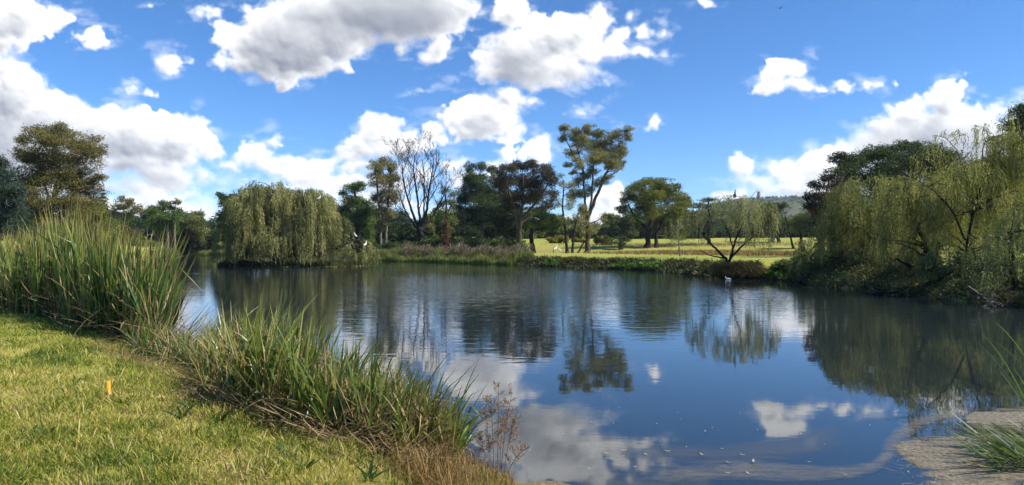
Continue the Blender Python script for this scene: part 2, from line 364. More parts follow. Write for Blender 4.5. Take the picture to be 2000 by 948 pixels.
def terrain():
    az = np.concatenate([np.linspace(-180, -48, 67)[:-1], np.linspace(-48, 48, 560), np.linspace(48, 180, 67)[1:-1]])*np.pi/180
    r = np.concatenate([[.0, .6, 1.2, 1.8, 2.4, 3], np.geomspace(3.3, 420, 330), np.geomspace(430, 9000, 40)])
    A, Rr = np.meshgrid(az, r); X = np.sin(A)*Rr; Y = np.cos(A)*Rr; Z = ground(X, Y)
    nA, nR = len(az), len(r); V = np.stack([X, Y, Z], -1).reshape(-1, 3)
    i = np.arange(nR-1)[:, None]*nA; j = np.arange(nA)[None]; jn = (j+1) % nA
    Q = np.stack([i+j, i+jn, i+nA+jn, i+nA+j], -1)
    s = shore_sd(X, Y).ravel(); D = np.hypot(X, Y).ravel()
    px = 1000+F*V[:, 0]/np.maximum(V[:, 1], .1)
    bare = np.clip(1-s/.55, 0, 1)*(V[:, 2] > -.2)
    bare = np.maximum(bare, 1.4*np.exp(-(((V[:, 0]-.55)/.55)**2+((V[:, 1]-6.2)/.7)**2)))
    # unmown tawny patches on the far lawn
    X_, Y_ = V[:, 0], V[:, 1]
    rough = np.clip(1.4-np.hypot((X_-27)/11, (Y_-112)/16), 0, 1)+.8*np.clip(1.3-np.hypot((X_-45)/24, (Y_-175)/9), 0, 1)+.7*np.clip(1.2-np.hypot((X_-7)/12, (Y_-150)/10), 0, 1)
    m = MB(); m.add(V, Q, np.clip(bare, 0, 1), np.clip(rough, 0, 1)*(D > 60))
    mt, ns, ln = mat_new('ground_cover')
    out = ns.new('ShaderNodeOutputMaterial'); p = ns.new('ShaderNodeBsdfPrincipled'); p.inputs['Roughness'].default_value = .95; p.inputs['Specular IOR Level'].default_value = .1
    g = ns.new('ShaderNodeNewGeometry')
    def noise(sc, det=4, stretch=None):
        n = ns.new('ShaderNodeTexNoise'); n.inputs['Scale'].default_value = sc; n.inputs['Detail'].default_value = det; n.inputs['Roughness'].default_value = .6
        ln.new(g.outputs['Position'], n.inputs['Vector']); return n.outputs['Fac']
    def mix(fac, a, b):
        x = ns.new('ShaderNodeMix'); x.data_type = 'RGBA'
        for s_, v in ((0, fac), (6, a), (7, b)):
            if isinstance(v, tuple): x.inputs[s_].default_value = (*v, 1)
            elif isinstance(v, float): x.inputs[s_].default_value = v
            else: ln.new(v, x.inputs[s_])
        return x.outputs[2]
    def mul(a, b):
        x = ns.new('ShaderNodeMath'); x.operation = 'MULTIPLY'; x.use_clamp = True
        for s_, v in ((0, a), (1, b)):
            if isinstance(v, float): x.inputs[s_].default_value = v
            else: ln.new(v, x.inputs[s_])
        return x.outputs[0]
    r1 = ramp(ns, [(.34, (.190, .250, .032)), (.5, (.300, .325, .050)), (.68, (.400, .345, .100))]); ln.new(noise(.09, 6), r1.inputs[0])
    r2 = ramp(ns, [(.35, (.110, .140, .026)), (.65, (.380, .325, .110))]); ln.new(noise(2.6, 6), r2.inputs[0])
    col = mix(.42, r1.outputs[0], r2.outputs[0])
    r3 = ramp(ns, [(.35, (.150, .115, .048)), (.65, (.300, .215, .105))]); ln.new(noise(1.1, 5), r3.inputs[0])
    at_ = ns.new('ShaderNodeAttribute'); at_.attribute_name = 't'; av = ns.new('ShaderNodeAttribute'); av.attribute_name = 'var'
    col = mix(mul(at_.outputs['Fac'], .8), col, r3.outputs[0])
    r4 = ramp(ns, [(.35, (.120, .080, .040)), (.7, (.300, .210, .110))]); ln.new(noise(14, 6), r4.inputs[0])
    col = mix(av.outputs['Fac'], col, r4.outputs[0])
    ln.new(col, p.inputs['Base Color'])
    b = ns.new('ShaderNodeBump'); b.inputs['Strength'].default_value = .8; b.inputs['Distance'].default_value = .03; ln.new(noise(22, 6), b.inputs['Height']); ln.new(b.outputs[0], p.inputs['Normal'])
    ln.new(p.outputs[0], out.inputs[0])
    o = m.build('ground', mt, smooth=True); tag(o, 'grassy ground running round the pond to the horizon', 'ground', kind='structure')
terrain()

# ---- WATER -------------------------------------------------------------------
def water():
    xs = np.linspace(-130, 50, 181); ys = np.concatenate([np.linspace(3, 60, 115), np.linspace(61, 240, 120)])
    X, Y = np.meshgrid(xs, ys); V = np.stack([X, Y, 0*X], -1).reshape(-1, 3)
    nx = len(xs); i = np.arange(len(ys)-1)[:, None]*nx; j = np.arange(nx-1)[None]
    Q = np.stack([i+j, i+j+1, i+nx+j+1, i+nx+j], -1)
    x, y = V[:, 0], V[:, 1]; px = 1000+F*x/y
    chop = np.clip((y-9)/40, .05, 1)*.27
    chop += 2.3*np.exp(-(((x+.5)/5.5)**2+((y-44)/15)**2))+.5*np.exp(-(((x-2)/9)**2+((y-52)/16)**2))+.55*np.exp(-(((x-13)/3.5)**2+((y-30)/9)**2))
    chop += .6*np.exp(-(((x+19)/7)**2+((y-72)/9)**2))+.35*np.clip(perlin2(x/9, y/7, 91), 0, 1)*np.clip((y-16)/20, 0, 1)
    m = MB(); m.add(V, Q, np.clip(chop, 0, 2.2))
    mt, ns, ln = mat_new('pond_water')
    out = ns.new('ShaderNodeOutputMaterial'); p = ns.new('ShaderNodeBsdfPrincipled')
    p.inputs['Base Color'].default_value = (.014, .021, .024, 1); p.inputs['Roughness'].default_value = .025; p.inputs['IOR'].default_value = 1.42
    g = ns.new('ShaderNodeNewGeometry'); av = ns.new('ShaderNodeAttribute'); av.attribute_name = 'var'
    def wave(scale, stretch, det, dist=0.):
        mp = ns.new('ShaderNodeMapping'); mp.inputs['Scale'].default_value = stretch; mp.inputs['Rotation'].default_value = (0, 0, R(8))
        n = ns.new('ShaderNodeTexNoise'); n.inputs['Scale'].default_value = scale; n.inputs['Detail'].default_value = det; n.inputs['Roughness'].default_value = .5; n.inputs['Distortion'].default_value = dist
        ln.new(g.outputs['Position'], mp.inputs[0]); ln.new(mp.outputs[0], n.inputs['Vector']); return n.outputs['Fac']
    a1 = wave(1.5, (.55, 1.3, 1), 2, .4); a2 = wave(5.5, (.6, 1.25, 1), 2, .3)
    mm = ns.new('ShaderNodeMath'); mm.operation = 'MULTIPLY_ADD'; ln.new(a2, mm.inputs[0]); mm.inputs[1].default_value = .28; ln.new(a1, mm.inputs[2])
    hh = ns.new('ShaderNodeMath'); hh.operation = 'MULTIPLY'; ln.new(mm.outputs[0], hh.inputs[0]); ln.new(av.outputs['Fac'], hh.inputs[1])
    b = ns.new('ShaderNodeBump'); b.inputs['Strength'].default_value = 1; b.inputs['Distance'].default_value = .030
    ln.new(hh.outputs[0], b.inputs['Height']); ln.new(b.outputs[0], p.inputs['Normal']); ln.new(p.outputs[0], out.inputs[0])
    o = m.build('water', mt, smooth=True); tag(o, 'still dark pond water mirroring trees and clouds', 'water', kind='structure')
water()

# ---- SKY: the cumulus deck on a far dome, clear between the clouds --------------
def sky():
    px = np.arange(-420, 2421, 2.0); py = np.arange(-190, 489, 1.9)
    PX, PY = np.meshgrid(px, py); a, Cc = cloud_field(PX, PY)
    edge = np.clip((PX+420)/120, 0, 1)*np.clip((2420-PX)/120, 0, 1)*np.clip((PY+190)/60, 0, 1)
    a = a*edge
    V = np.stack([(PX-1000)/F, np.ones_like(PX), (HOR-PY)/F], -1); V = V/np.linalg.norm(V, axis=-1, keepdims=True)*9500+np.array([0, 0, EYE])
    ny, nx = PX.shape; i = np.arange(ny-1)[:, None]*nx; j = np.arange(nx-1)[None]
    Q = np.stack([i+j, i+j+1, i+nx+j+1, i+nx+j], -1).reshape(-1, 4)
    keep = (a.ravel()[Q] > .004).any(1); Q = Q[keep]
    used = np.unique(Q); remap = np.zeros(nx*ny, np.int64); remap[used] = np.arange(len(used))
    m = MB(); m.add(V.reshape(-1, 3)[used], remap[Q], a.ravel()[used])
    mt, ns, ln = mat_new('cumulus')
    out = ns.new('ShaderNodeOutputMaterial'); em = ns.new('ShaderNodeEmission'); tr = ns.new('ShaderNodeBsdfTransparent'); mx = ns.new('ShaderNodeMixShader')
    ac = ns.new('ShaderNodeAttribute'); ac.attribute_name = 'tone'; aa = ns.new('ShaderNodeAttribute'); aa.attribute_name = 'var'
    em.inputs[1].default_value = .70
    ln.new(ac.outputs['Color'], em.inputs[0]); ln.new(aa.outputs['Fac'], mx.inputs[0]); ln.new(tr.outputs[0], mx.inputs[1]); ln.new(em.outputs[0], mx.inputs[2]); ln.new(mx.outputs[0], out.inputs[0])
    o = m.build('sky', mt, smooth=True)
    t = o.data.attributes.new('tone', 'FLOAT_VECTOR', 'POINT'); t.data.foreach_set('vector', np.clip(Cc, 0, 2).reshape(-1, 3)[used].astype(np.float32).ravel())
    tag(o, 'white cumulus clouds in a blue afternoon sky', 'sky', kind='structure')
sky()

# ---- HILL --------------------------------------------------------------------
RIDGE = np.array([(1180,478),(1260,462),(1330,425),(1390,400),(1440,391),(1480,389),(1530,386),(1575,385),(1640,388),(1720,394),(1800,405),(1900,430),(2000,455),(2100,478)], float)
def hill_z(x, y):
    D0 = 1600.; px = 1000+F*x/D0; ridge = (HOR-np.interp(px, RIDGE[:, 0], RIDGE[:, 1]))/F*D0
    k = np.clip((y-950)/(D0-950), 0, 1); k = k*k*(3-2*k); back = np.clip(1-(y-D0)/700, 0, 1)
    z = ridge*np.where(y < D0, k, back)
    return z+(fbm2(x/160, y/160, 4, 70)*26)*np.where(y < D0, k*(1-k)*3, .2)+2.
def hill():
    xs = np.linspace(150, 1300, 180); ys = np.linspace(900, 2200, 120); X, Y = np.meshgrid(xs, ys)
    Z = hill_z(X, Y); Z = np.where((X < 170) | (X > 1280) | (Y < 915), -5, Z)
    nx = len(xs); i = np.arange(len(ys)-1)[:, None]*nx; j = np.arange(nx-1)[None]
    m = MB(); m.add(np.stack([X, Y, Z], -1), np.stack([i+j, i+j+1, i+nx+j+1, i+nx+j], -1))
    o = m.build('hill', solid('hill_grass', (.040, .055, .026), (.120, .120, .058), .012, rough=1, spec=0), smooth=True)
    tag(o, 'distant scrubby hill with a tower on its crest', 'hill', kind='structure')
    rg = rng_of('hillwood'); N = 2600
    x = rg.uniform(330, 900, N); y = rg.uniform(1050, 1640, N); k = fbm2(x/90, y/90, 3, 5)+.18*rg.normal(size=N) > .06; x, y = x[k], y[k]
    m = MB()
    c = np.stack([x, y, hill_z(x, y)], -1); n = len(c); per = 26; s = rg.uniform(1.6, 4.2, n)
    P = np.repeat(c, per, 0)+nrm(rg.normal(size=(n*per, 3)))*np.repeat(s, per)[:, None]*np.array([1, 1, .75])*rg.uniform(.4, 1, (n*per, 1))+np.array([0, 0, 1.5])
    m.leaves(P, rg.normal(size=(n*per, 3)), 2.0, 1.3, np.clip(np.repeat(rg.uniform(.1, .8, n), per)+rg.normal(size=n*per)*.12, 0, 1), rg)
    o = m.build('hill_woodland', M['hill_tree']); tag(o, 'scattered trees and scrub over the distant hill', 'woodland', kind='stuff')
hill()
def tower():
    D = 1590.; x, y = (1482-1000)/F*D, D; z = float(hill_z(np.array([x]), np.array([y]))[0])-1
    root = empty('lookout_tower', (x, y, z), 'tall narrow square tower standing alone on the crest of the distant hill', 'tower')
    wall = solid('weathered_concrete', (.20, .17, .15), (.32, .28, .25), .4)
    def box(m, cx, cy_, z0, z1, hx, hy):
        v = [(cx+a*hx, cy_+b*hy, zz) for zz in (z0, z1) for a, b in ((-1, -1), (1, -1), (1, 1), (-1, 1))]
        m.add(v, [(0, 1, 5, 4), (1, 2, 6, 5), (2, 3, 7, 6), (3, 0, 4, 7), (4, 5, 6, 7), (0, 3, 2, 1)])
    m = MB(); box(m, 0, 0, 0, 15.5, 2.9, 2.9); box(m, 0, 0, 15.5, 16.2, 3.3, 3.3); m.build('shaft', wall, root)
    m = MB(); box(m, 0, 0, 16.2, 17.6, 2.2, 2.2); m.build('top_room', wall, root)
    do = solid('dark_opening', (.02, .02, .025))
    for k in range(4):
        m = MB(); box(m, 0, -2.92, 3+3*k, 4.4+3*k, .5, .04); m.build('window', do, root)
tower()

# ---- AIR ---------------------------------------------------------------------
def haze():
    m, ns, ln = mat_new('thin_air'); out = ns.new('ShaderNodeOutputMaterial'); v = ns.new('ShaderNodeVolumePrincipled')
    v.inputs['Color'].default_value = (.62, .74, .95, 1); v.inputs['Density'].default_value = .00011; v.inputs['Anisotropy'].default_value = .2
    ln.new(v.outputs[0], out.inputs['Volume'])
    b = MB(); c = [(x, y, z) for z in (-3, 190) for x, y in ((-900, -200), (2200, -200), (2200, 2600), (-900, 2600))]
    b.add(c, [(0, 3, 2, 1), (4, 5, 6, 7), (0, 1, 5, 4), (1, 2, 6, 5), (2, 3, 7, 6), (3, 0, 4, 7)])
    tag(b.build('haze', m), 'thin blue summer haze over the pond and hill', 'haze', kind='stuff')
haze()

# ---- TREES -------------------------------------------------------------------
def crown_leaves(m, cen, rad, n, L, W, rng, puff=14, droop=.25, out=.7, tight=.36, spread=.17, elong=1.):
    """leaves in loose puffs through an ellipsoid with small side sprays; returns the puff centres"""
    d = nrm(rng.normal(size=(puff, 3))); r = rng.uniform(.2, 1, (puff, 1))**.55
    far = rng.random((puff, 1)) < .28
    pc = cen+d*np.where(far, rng.uniform(.9, 1.12, (puff, 1)), r*.82)*rad
    ps = np.where(far, rng.uniform(.16, .26, (puff, 1)), rng.uniform(.28, .48, (puff, 1)))*np.array([1.1, 1.1, .8])
    pv = np.clip(.45+spread*rng.normal(size=puff), 0.02, .98)
    wt = (ps[:, 0]**2); k = rng.choice(puff, n, p=wt/wt.sum())
    o = rng.normal(size=(n, 3)); on = nrm(o); o = np.where(rng.random((n, 1)) < .6, on*rng.uniform(.3, 1, (n, 1))**.5, o*.62)
    P = pc[k]+o*ps[k]*rad*np.array([1, 1, elong]); P[:, 2] -= droop*.25*np.abs(rng.normal(size=n))*rad[2]*.5
    dr = on*out+rng.normal(size=(n, 3))*.6+np.array([0, 0, -droop])
    v = np.clip(pv[k]+.14*rng.normal(size=n), 0, 1)
    m.leaves(P, dr, L*rng.uniform(.65, 1.3, n), W*rng.uniform(.7, 1.25, n), v, rng, fold=.12)
    return pc
def tree(name, label, cat, base, D, trunks, clumps, leaf, bark, size=(.34, .13), cover=2.6, droop=.25, puff=14, deep=.75, group=None, limbs=True, tight=.36, seed='', twig=True, crown_name='crown', zb=None):
    rng = rng_of(label+seed); S = D/F
    if zb is None: size = (size[0]*.76, size[1]*.78)
    bx, by = (base[0]-1000)*S, D; bz = gz(bx, by) if zb is None else zb
    B = np.array([bx, by, bz]); root = empty(name, B, label, cat, group)
    cl = np.array([list(c)+[1.]*(5-len(c)) for c in clumps], float); cxm = (cl[:, 0]-cl[:, 2]).min(), (cl[:, 0]+cl[:, 2]).max(); xc = sum(cxm)/2; hw = (cxm[1]-cxm[0])/2
    mb = MB(); tp = []
    for T in trunks:
        T = np.array(T, float); q = np.array([at(x, y, D) for x, y in T[:, :2]])
        off = rng.normal(size=len(T))*hw*S*.10; off[0] = 0; q[:, 1] += np.cumsum(off)*.6
        if q[0, 2] < bz+1.2*S*14: q[0, 2] = min(q[0, 2], bz-.15)
        rr = T[:, 2]*S
        # finer, slightly wandering
        t = np.linspace(0, len(T)-1, 5*(len(T)-1)+1); qq = np.stack([np.interp(t, np.arange(len(T)), q[:, i]) for i in range(3)], -1); r2 = np.interp(t, np.arange(len(T)), rr)
        qq[1:-1] += rng.normal(size=(len(t)-2, 3))*r2[1:-1, None]*.22
        if T[0, 1] >= base[1]-6: r2[:3] *= np.array([1.55, 1.18, 1.05])
        mb.tube(qq, r2, 8); tp += [(*p, a) for p, a in zip(qq, r2)]
    tp = np.array(tp); m = MB()
    for c in cl:
        kx = 1.16 if leaf in ('eucalypt', 'olive_brown') else 1.06
        rx, rz = c[2]*S*kx, c[3]*S*kx; ry = (rx*.55+rz*.45)
        y0 = D+rng.uniform(-1, 1)*deep*hw*S*math.sqrt(max(.08, 1-((c[0]-xc)/max(hw, 1))**2))
        cen = at(c[0], c[1], D); cen[1] = y0
        cen[0] *= 1+(y0-D)/D; cen[2] = EYE+(cen[2]-EYE)*(1+(y0-D)/D)
        cv = (1.55 if leaf == 'eucalypt' else 2.0)*cover*(c[4] if len(c) > 4 and c[4] == c[4] else 1)
        n = int(cv*math.pi*rx*rz/(size[0]*size[1]*.5))
        pc = crown_leaves(m, cen, np.array([rx, ry, rz]), max(n, 30), size[0], size[1], rng, puff, droop, tight=tight)
        if limbs:
            low = tp[tp[:, 2] < cen[2]-.15*rz]; low = low if len(low) else tp
            k = np.argmin(np.linalg.norm(low[:, :3]-cen, axis=1)+np.maximum(0, low[:, 2]-cen[2]+.5*rz)*2); p0 = low[k, :3]; r0 = min(low[k, 3]*.6, .055*np.linalg.norm(cen-p0)**.8+.02)
            mid = (p0+cen)/2+rng.normal(size=3)*.08*np.linalg.norm(cen-p0)+np.array([0, 0, -.05*np.linalg.norm(cen-p0)])
            t = np.linspace(0, 1, 6)[:, None]; path = (1-t)**2*p0+2*t*(1-t)*mid+t*t*cen
            mb.tube(path, np.linspace(max(r0, .03), max(.3*r0, .018), 6), 5)
            if twig:
                for q in pc[:8]:
                    tw = (cen+q)/2+rng.normal(size=3)*.12*rx
                    mb.tube(np.array([path[4], tw, q]), [max(.28*r0, .02), max(.16*r0, .014), .008], 4, cap=False)
    mb.build('trunk', M[bark], root, B, smooth=True); m.build(crown_name, M[leaf], root, B)
    return root
def strands(m, p, out, spread, zend, rng, step, L, W, var, wob=.12, sweep=.35):
    """hanging willow shoots: arrays of start points, outward directions, lower ends"""
    N = len(p); drop = np.maximum(p[:, 2]-zend, .25); n = np.maximum((drop/step).astype(int), 3)
    i = np.repeat(np.arange(N), n); k = np.arange(n.sum())-np.repeat(np.cumsum(n)-n, n); t = (k+rng.uniform(0, .9, len(k)))/n[i]
    a = 1-np.exp(-3.2*t); ph = rng.uniform(0, 6.28, N)
    P = p[i].copy(); P[:, :2] += out[i]*(spread[i]*a)[:, None]
    P[:, 2] += .22*spread[i]*np.sin(np.minimum(t*5, np.pi))-drop[i]*np.clip(t-.04, 0, 1)**1.12
    P[:, 0] += wob*np.sin(ph[i]+5*t)*t; P[:, 1] += wob*np.cos(ph[i]*1.7+4*t)*t
    d = rng.normal(size=(len(i), 3))*sweep; d[:, 2] -= .9; d[:, :2] += out[i]*(.8*np.exp(-5*t))[:, None]
    m.leaves(P, d, L*rng.uniform(.7, 1.3, len(i)), W*rng.uniform(.7, 1.3, len(i)), np.clip(var[i]+.12*rng.normal(size=len(i)), 0, 1), rng, fold=.1)
    return P
def willow(name, label, cat, base, D, trunks, domes, skirt, leaf, bark, size=(.26, .055), dens=3.2, step=.11, limb=.11, inner=1., group=None, deep=.8, zb=None, fall=(.35, 1.), bunch=7, minz=.05, whips=0, wob=.12):
    rng = rng_of(label); S = D/F; bx, by = (base[0]-1000)*S, D; bz = gz(bx, by) if zb is None else zb
    B = np.array([bx, by, bz]); root = empty(name, B, label, cat, group); m = MB(); mb = MB(); tp = []
    for T in trunks:
        T = np.array(T, float); q = np.array([at(x, y, D) for x, y in T[:, :2]])
        off = rng.normal(size=len(T))*.35; off[0] = 0; q[:, 1] += np.cumsum(off)*.5
        if len(T[0]) and T[0][1] >= base[1]-4: q[0, 2] = min(q[0, 2], bz-.15)
        t = np.linspace(0, len(T)-1, 5*(len(T)-1)+1); qq = np.stack([np.interp(t, np.arange(len(T)), q[:, i]) for i in range(3)], -1); r2 = np.interp(t, np.arange(len(T)), T[:, 2]*S)
        qq[1:-1] += rng.normal(size=(len(t)-2, 3))*r2[1:-1, None]*.35
        mb.tube(qq, r2, 7); tp += [(*p, a) for p, a in zip(qq, r2)]
    tp = np.array(tp); dm = np.array([list(d)+[1.]*(5-len(d)) for d in domes], float)
    xl, xr = (dm[:, 0]-dm[:, 2]).min(), (dm[:, 0]+dm[:, 2]).max(); xc, hw = (xl+xr)/2, (xr-xl)/2
    sk = np.array(skirt, float)
    for cx, cy_, rx, ry, k in dm:
        y0 = D+rng.uniform(-1, 1)*deep*hw*S*math.sqrt(max(.05, 1-((cx-xc)/hw)**2))*.6
        cen = at(cx, cy_, D); f = y0/D; cen = np.array([cen[0]*f, y0, EYE+(cen[2]-EYE)*f]); rad = np.array([rx*S, .8*rx*S+.2*ry*S, ry*S])
        nb = max(3, int(2.1*dens*k*math.pi*rad[0]*rad[1]/bunch*1.6+2.1*dens*k*2*rad[0]*rad[2]/bunch*.5))
        th = rng.uniform(0, 2*np.pi, nb); u = rng.uniform(0, 1, nb)**.42
        bp = np.stack([np.cos(th)*u, np.sin(th)*u, np.sqrt(np.clip(1-u*u, 0, 1))*rng.uniform(.72, 1.04, nb)], -1)*rad+cen
        bv = np.clip(.45+.25*rng.normal(size=nb), .0, 1); bl = rng.uniform(*fall, nb)
        i = np.repeat(np.arange(nb), bunch); n = len(i)
        p = bp[i]+rng.normal(size=(n, 3))*np.array([.16, .16, .12])*min(1.6, rad[0]/2.2)
        o = np.stack([np.cos(th[i]), np.sin(th[i])], -1)+rng.normal(size=(n, 2))*.25
        pxs = 1000+F*p[:, 0]/p[:, 1]; zs = EYE-(np.interp(pxs, sk[:, 0], sk[:, 1])-HOR)/F*D
        zs = np.maximum(zs, minz); dr = np.maximum(p[:, 2]-zs, .2)
        ze = p[:, 2]-dr*np.clip(bl[i]*rng.uniform(.7, 1.08, n), .12, 1)
        strands(m, p, o, rng.uniform(.15, .55, n)*min(1.4, rad[0]/2), np.maximum(ze, minz), rng, step, size[0], size[1], bv[i], wob=wob)
        ni = int(inner*k*30*rad[0]*rad[2])
        if ni > 8:
            crown_leaves(m, cen+np.array([0, 0, rad[2]*.25]), rad*.9, ni, size[0], size[1]*1.2, rng, 16, .8)
        if len(tp):
            sel = tp[tp[:, 2] < cen[2]+.6*rad[2]]; sel = sel if len(sel) else tp
            for q in range(5):
                tgt = bp[rng.integers(nb)]; k0 = np.argmin(np.linalg.norm(sel[:, :3]-(.6*cen+.4*tgt), axis=1)); p0 = sel[k0, :3]; ln_ = np.linalg.norm(tgt-p0)
                mid = (p0+tgt)/2+np.array([0, 0, .12*ln_])+rng.normal(size=3)*.08*ln_; t = np.linspace(0, 1, 7)[:, None]
                path = (1-t)**2*p0+2*t*(1-t)*mid+t*t*tgt; path[1:-1] += rng.normal(size=(5, 3))*.02*ln_
                r0 = min(sel[k0, 3]*.6, limb*.5+.01*ln_); mb.tube(path, np.linspace(r0, .012, 7), 5, cap=False)
    for q in range(whips):     # bare shoots that stand clear of the crown
        cx, cy_, rx, ry, k = dm[rng.integers(len(dm))]; a = at(cx+rng.uniform(-.7, .7)*rx, cy_-ry*rng.uniform(.6, 1.0), D); dx = rng.choice([-1, 1])*rng.uniform(.3, 1.1)
        h = rng.uniform(.25, .75); t = np.linspace(0, 1, 7)[:, None]
        mb.tube(a+np.array([dx, rng.uniform(-.4, .4), 0])*t+np.array([0, 0, 1])*(h*np.sin(t*2.4)), np.linspace(.022, .006, 7), 4, cap=False)
    if mb.n: mb.build('trunk', M[bark], root, B, smooth=True)
    m.build('crown', M[leaf], root, B)
    return root

# the old eucalypts and dark trees along the left shore
tree('gum_tree', 'tall rusty olive gum tree with a pale trunk above the left reeds', 'tree', (100,462), 80,
 [[(99,462,4.5),(100,425,4.5),(103,390,4),(108,345,3),(112,300,1.6)],[(101,415,3),(85,370,2.4),(68,320,1.6)],[(104,390,3),(135,345,2.2),(160,300,1.4)],[(102,405,2.6),(145,375,2),(180,340,1.3)]],
 [(85,260,30,15),(118,255,26,15),(105,275,30,16),(158,283,36,19),(183,298,20,14),(58,302,24,22),(100,308,42,24),(145,325,40,22),(190,350,18,11,.7),(66,345,34,24),(118,352,44,22),(165,370,34,18),(58,385,30,22),(108,395,42,20),(45,274,12,10),(150,410,30,18),(172,392,26,14),(200,345,10,5),(90,425,44,20)],
 'olive_brown', 'bark_pale', size=(.34,.10), cover=2.5, puff=20, tight=.30)
tree('she_oak', 'dark blue-green she-oak cut off by the left edge of the view', 'tree', (6,470), 74,
 [[(6,470,5),(5,420,4),(2,360,3),(5,315,1.6)]],
 [(5,318,10,18),(0,345,22,28),(18,375,26,28),(-20,370,40,40),(30,415,30,24),(0,425,44,30),(-40,430,40,30),(40,440,22,16)],
 'blue_green', 'bark', size=(.34,.08), cover=3, droop=.5, puff=20)
tree('broadleaf_tree', 'low bushy olive tree to the right of the rusty gum above the reeds', 'tree', (178,470), 88,
 [[(178,470,3.5),(178,440,3),(182,415,2)]], [(180,412,26,20),(204,436,22,20),(158,438,30,20),(182,450,36,20),(140,450,30,18)], 'olive', 'bark_brown', size=(.32,.13), cover=3)
tree('broadleaf_tree', 'shaded blue-green tree below the rusty gum, behind the reeds', 'tree', (62,475), 90,
 [[(62,475,3),(62,450,3),(66,430,2)]], [(40,440,26,18),(70,432,28,18),(95,448,28,18),(55,458,40,18),(110,460,30,14)], 'blue_green', 'bark', size=(.32,.11), cover=3)
def conifer(name, label, px, ytop, ybase, D, wpx, leaf, layers=12, group=None):
    rng = rng_of(label); S = D/F; x = (px-1000)*S; z = gz(x, D); B = np.array([x, D, z]); top = EYE-(ytop-HOR)*S; H = top-z
    root = empty(name, B, label, 'tree', group); mb = MB(); mb.tube(np.array([(x, D, z-.1), (x+.1, D, z+.5*H), (x, D, top)]), [.02*H+.05, .012*H+.03, .015], 7); m = MB()
    for k in range(layers):
        f = (k+.5)/layers; zz = z+H*(.10+.9*f); r = wpx*S*(1-f)**.8+.06*wpx*S
        for a in np.arange(7)*.9+k*.7+rng.uniform(0, .3):
            e = np.array([x+math.cos(a)*r, D+math.sin(a)*r, zz-.12*r]); p0 = np.array([x, D, zz]); mb.tube(np.array([p0, (p0+e)/2+[0, 0, .05*r], e]), [.05, .03, .01], 4, cap=False)
            n = int(170*r*max(H/layers, .8)); t = rng.uniform(.1, 1, n)[:, None]
            P = p0+(e-p0)*t+rng.normal(size=(n, 3))*np.array([.22, .22, .16])*r*.7
            m.leaves(P, (e-p0)*.8+rng.normal(size=(n, 3))*.4*r, .30, .10, np.clip(.4+.2*rng.normal(size=n), 0, 1), rng)
    mb.build('trunk', M['bark'], root, B); m.build('crown', M[leaf], root, B); return root
conifer('conifer', 'slim dark spire-shaped conifer beside the rusty gum', 201, 368, 465, 112, 13, 'dark_green', 16)
tree('gum_tree', 'thin gum with a few tufted heads, left of the bushy far-shore gum', 'tree', (246,478), 170,
 [[(246,478,2.2),(244,440,1.8),(240,405,1.2)],[(244,435,1.4),(262,405,.9)]], [(236,401,18,9),(254,393,10,8),(266,408,14,8),(222,414,12,7),(243,420,14,8,.7),(238,388,8,5),(240,452,24,12),(215,450,18,10)], 'olive_brown', 'bark_pale', size=(.5,.2), cover=2.1, tight=.4)
tree('gum_tree', 'bushy green gum with a small tuft on top, across the left water', 'tree', (330,482), 172,
 [[(328,482,3),(328,440,2.4),(326,410,1.5)],[(341,482,2.2),(343,440,1.8),(345,400,1)]], [(318,403,22,10),(344,394,10,6),(300,412,15,9),(325,424,30,16),(346,420,13,16),(302,436,20,15),(326,446,26,14),(285,420,10,8)], 'mid_green', 'bark_pale', size=(.5,.22), cover=2.8)
tree('broadleaf_tree', 'round green tree on the left far shore, third from the island willow', 'tree', (374,482), 182, [[(374,482,2.5),(374,450,2)]], [(366,434,22,16),(388,440,20,16),(372,455,28,16),(352,450,16,14)], 'olive', 'bark', size=(.5,.24), cover=3)
tree('broadleaf_tree', 'low olive tree on the left far shore between the round tree and the island willow', 'tree', (412,484), 190, [[(412,484,2.5),(412,455,2)]], [(404,441,16,13),(422,445,16,12),(412,458,24,14)], 'dark_green', 'bark', size=(.5,.24), cover=3)
tree('broadleaf_tree', 'dark tree leaning out behind the left side of the island willow', 'tree', (458,494), 112,
 [[(458,494,5),(456,450,4),(448,410,3),(440,390,1.8)]], [(442,388,16,12),(430,381,8,5),(462,400,26,20),(450,430,30,24),(478,425,28,24),(470,390,14,10)], 'dark_green', 'bark', size=(.36,.16), cover=3)

# the weeping willow on its islet
willow('weeping_willow', 'broad dome-shaped weeping willow on the islet, trailing into the water', 'tree', (545,518), 84,
 [[(545,520,9),(540,490,8),(520,450,6),(490,410,4),(475,390,2.5)],[(542,495,7),(570,450,5),(600,410,4),(615,390,2.5)],[(541,480,6),(545,430,4.5),(548,395,2.5)],[(550,505,5),(600,485,3.5),(660,480,2.5),(700,468,1.5)],[(538,505,5),(490,490,3.5),(455,475,2)],[(540,515,4),(500,514,3.5),(455,510,2)]],
 [(520,412,62,58),(482,436,42,56),(560,412,45,42),(602,412,52,44),(645,454,36,44),(575,440,70,62),(470,470,38,45),(520,455,60,50),(620,470,48,50),(545,480,90,40),(508,380,30,18),(592,386,30,18),(455,474,30,42),(664,482,24,36)],
 [(400,512),(440,520),(500,522),(560,526),(620,520),(660,508),(690,500),(700,480)], 'willow', 'bark', size=(.30,.062), dens=5.6, step=.12, inner=.7, zb=.3, fall=(.15, 1.), bunch=14)
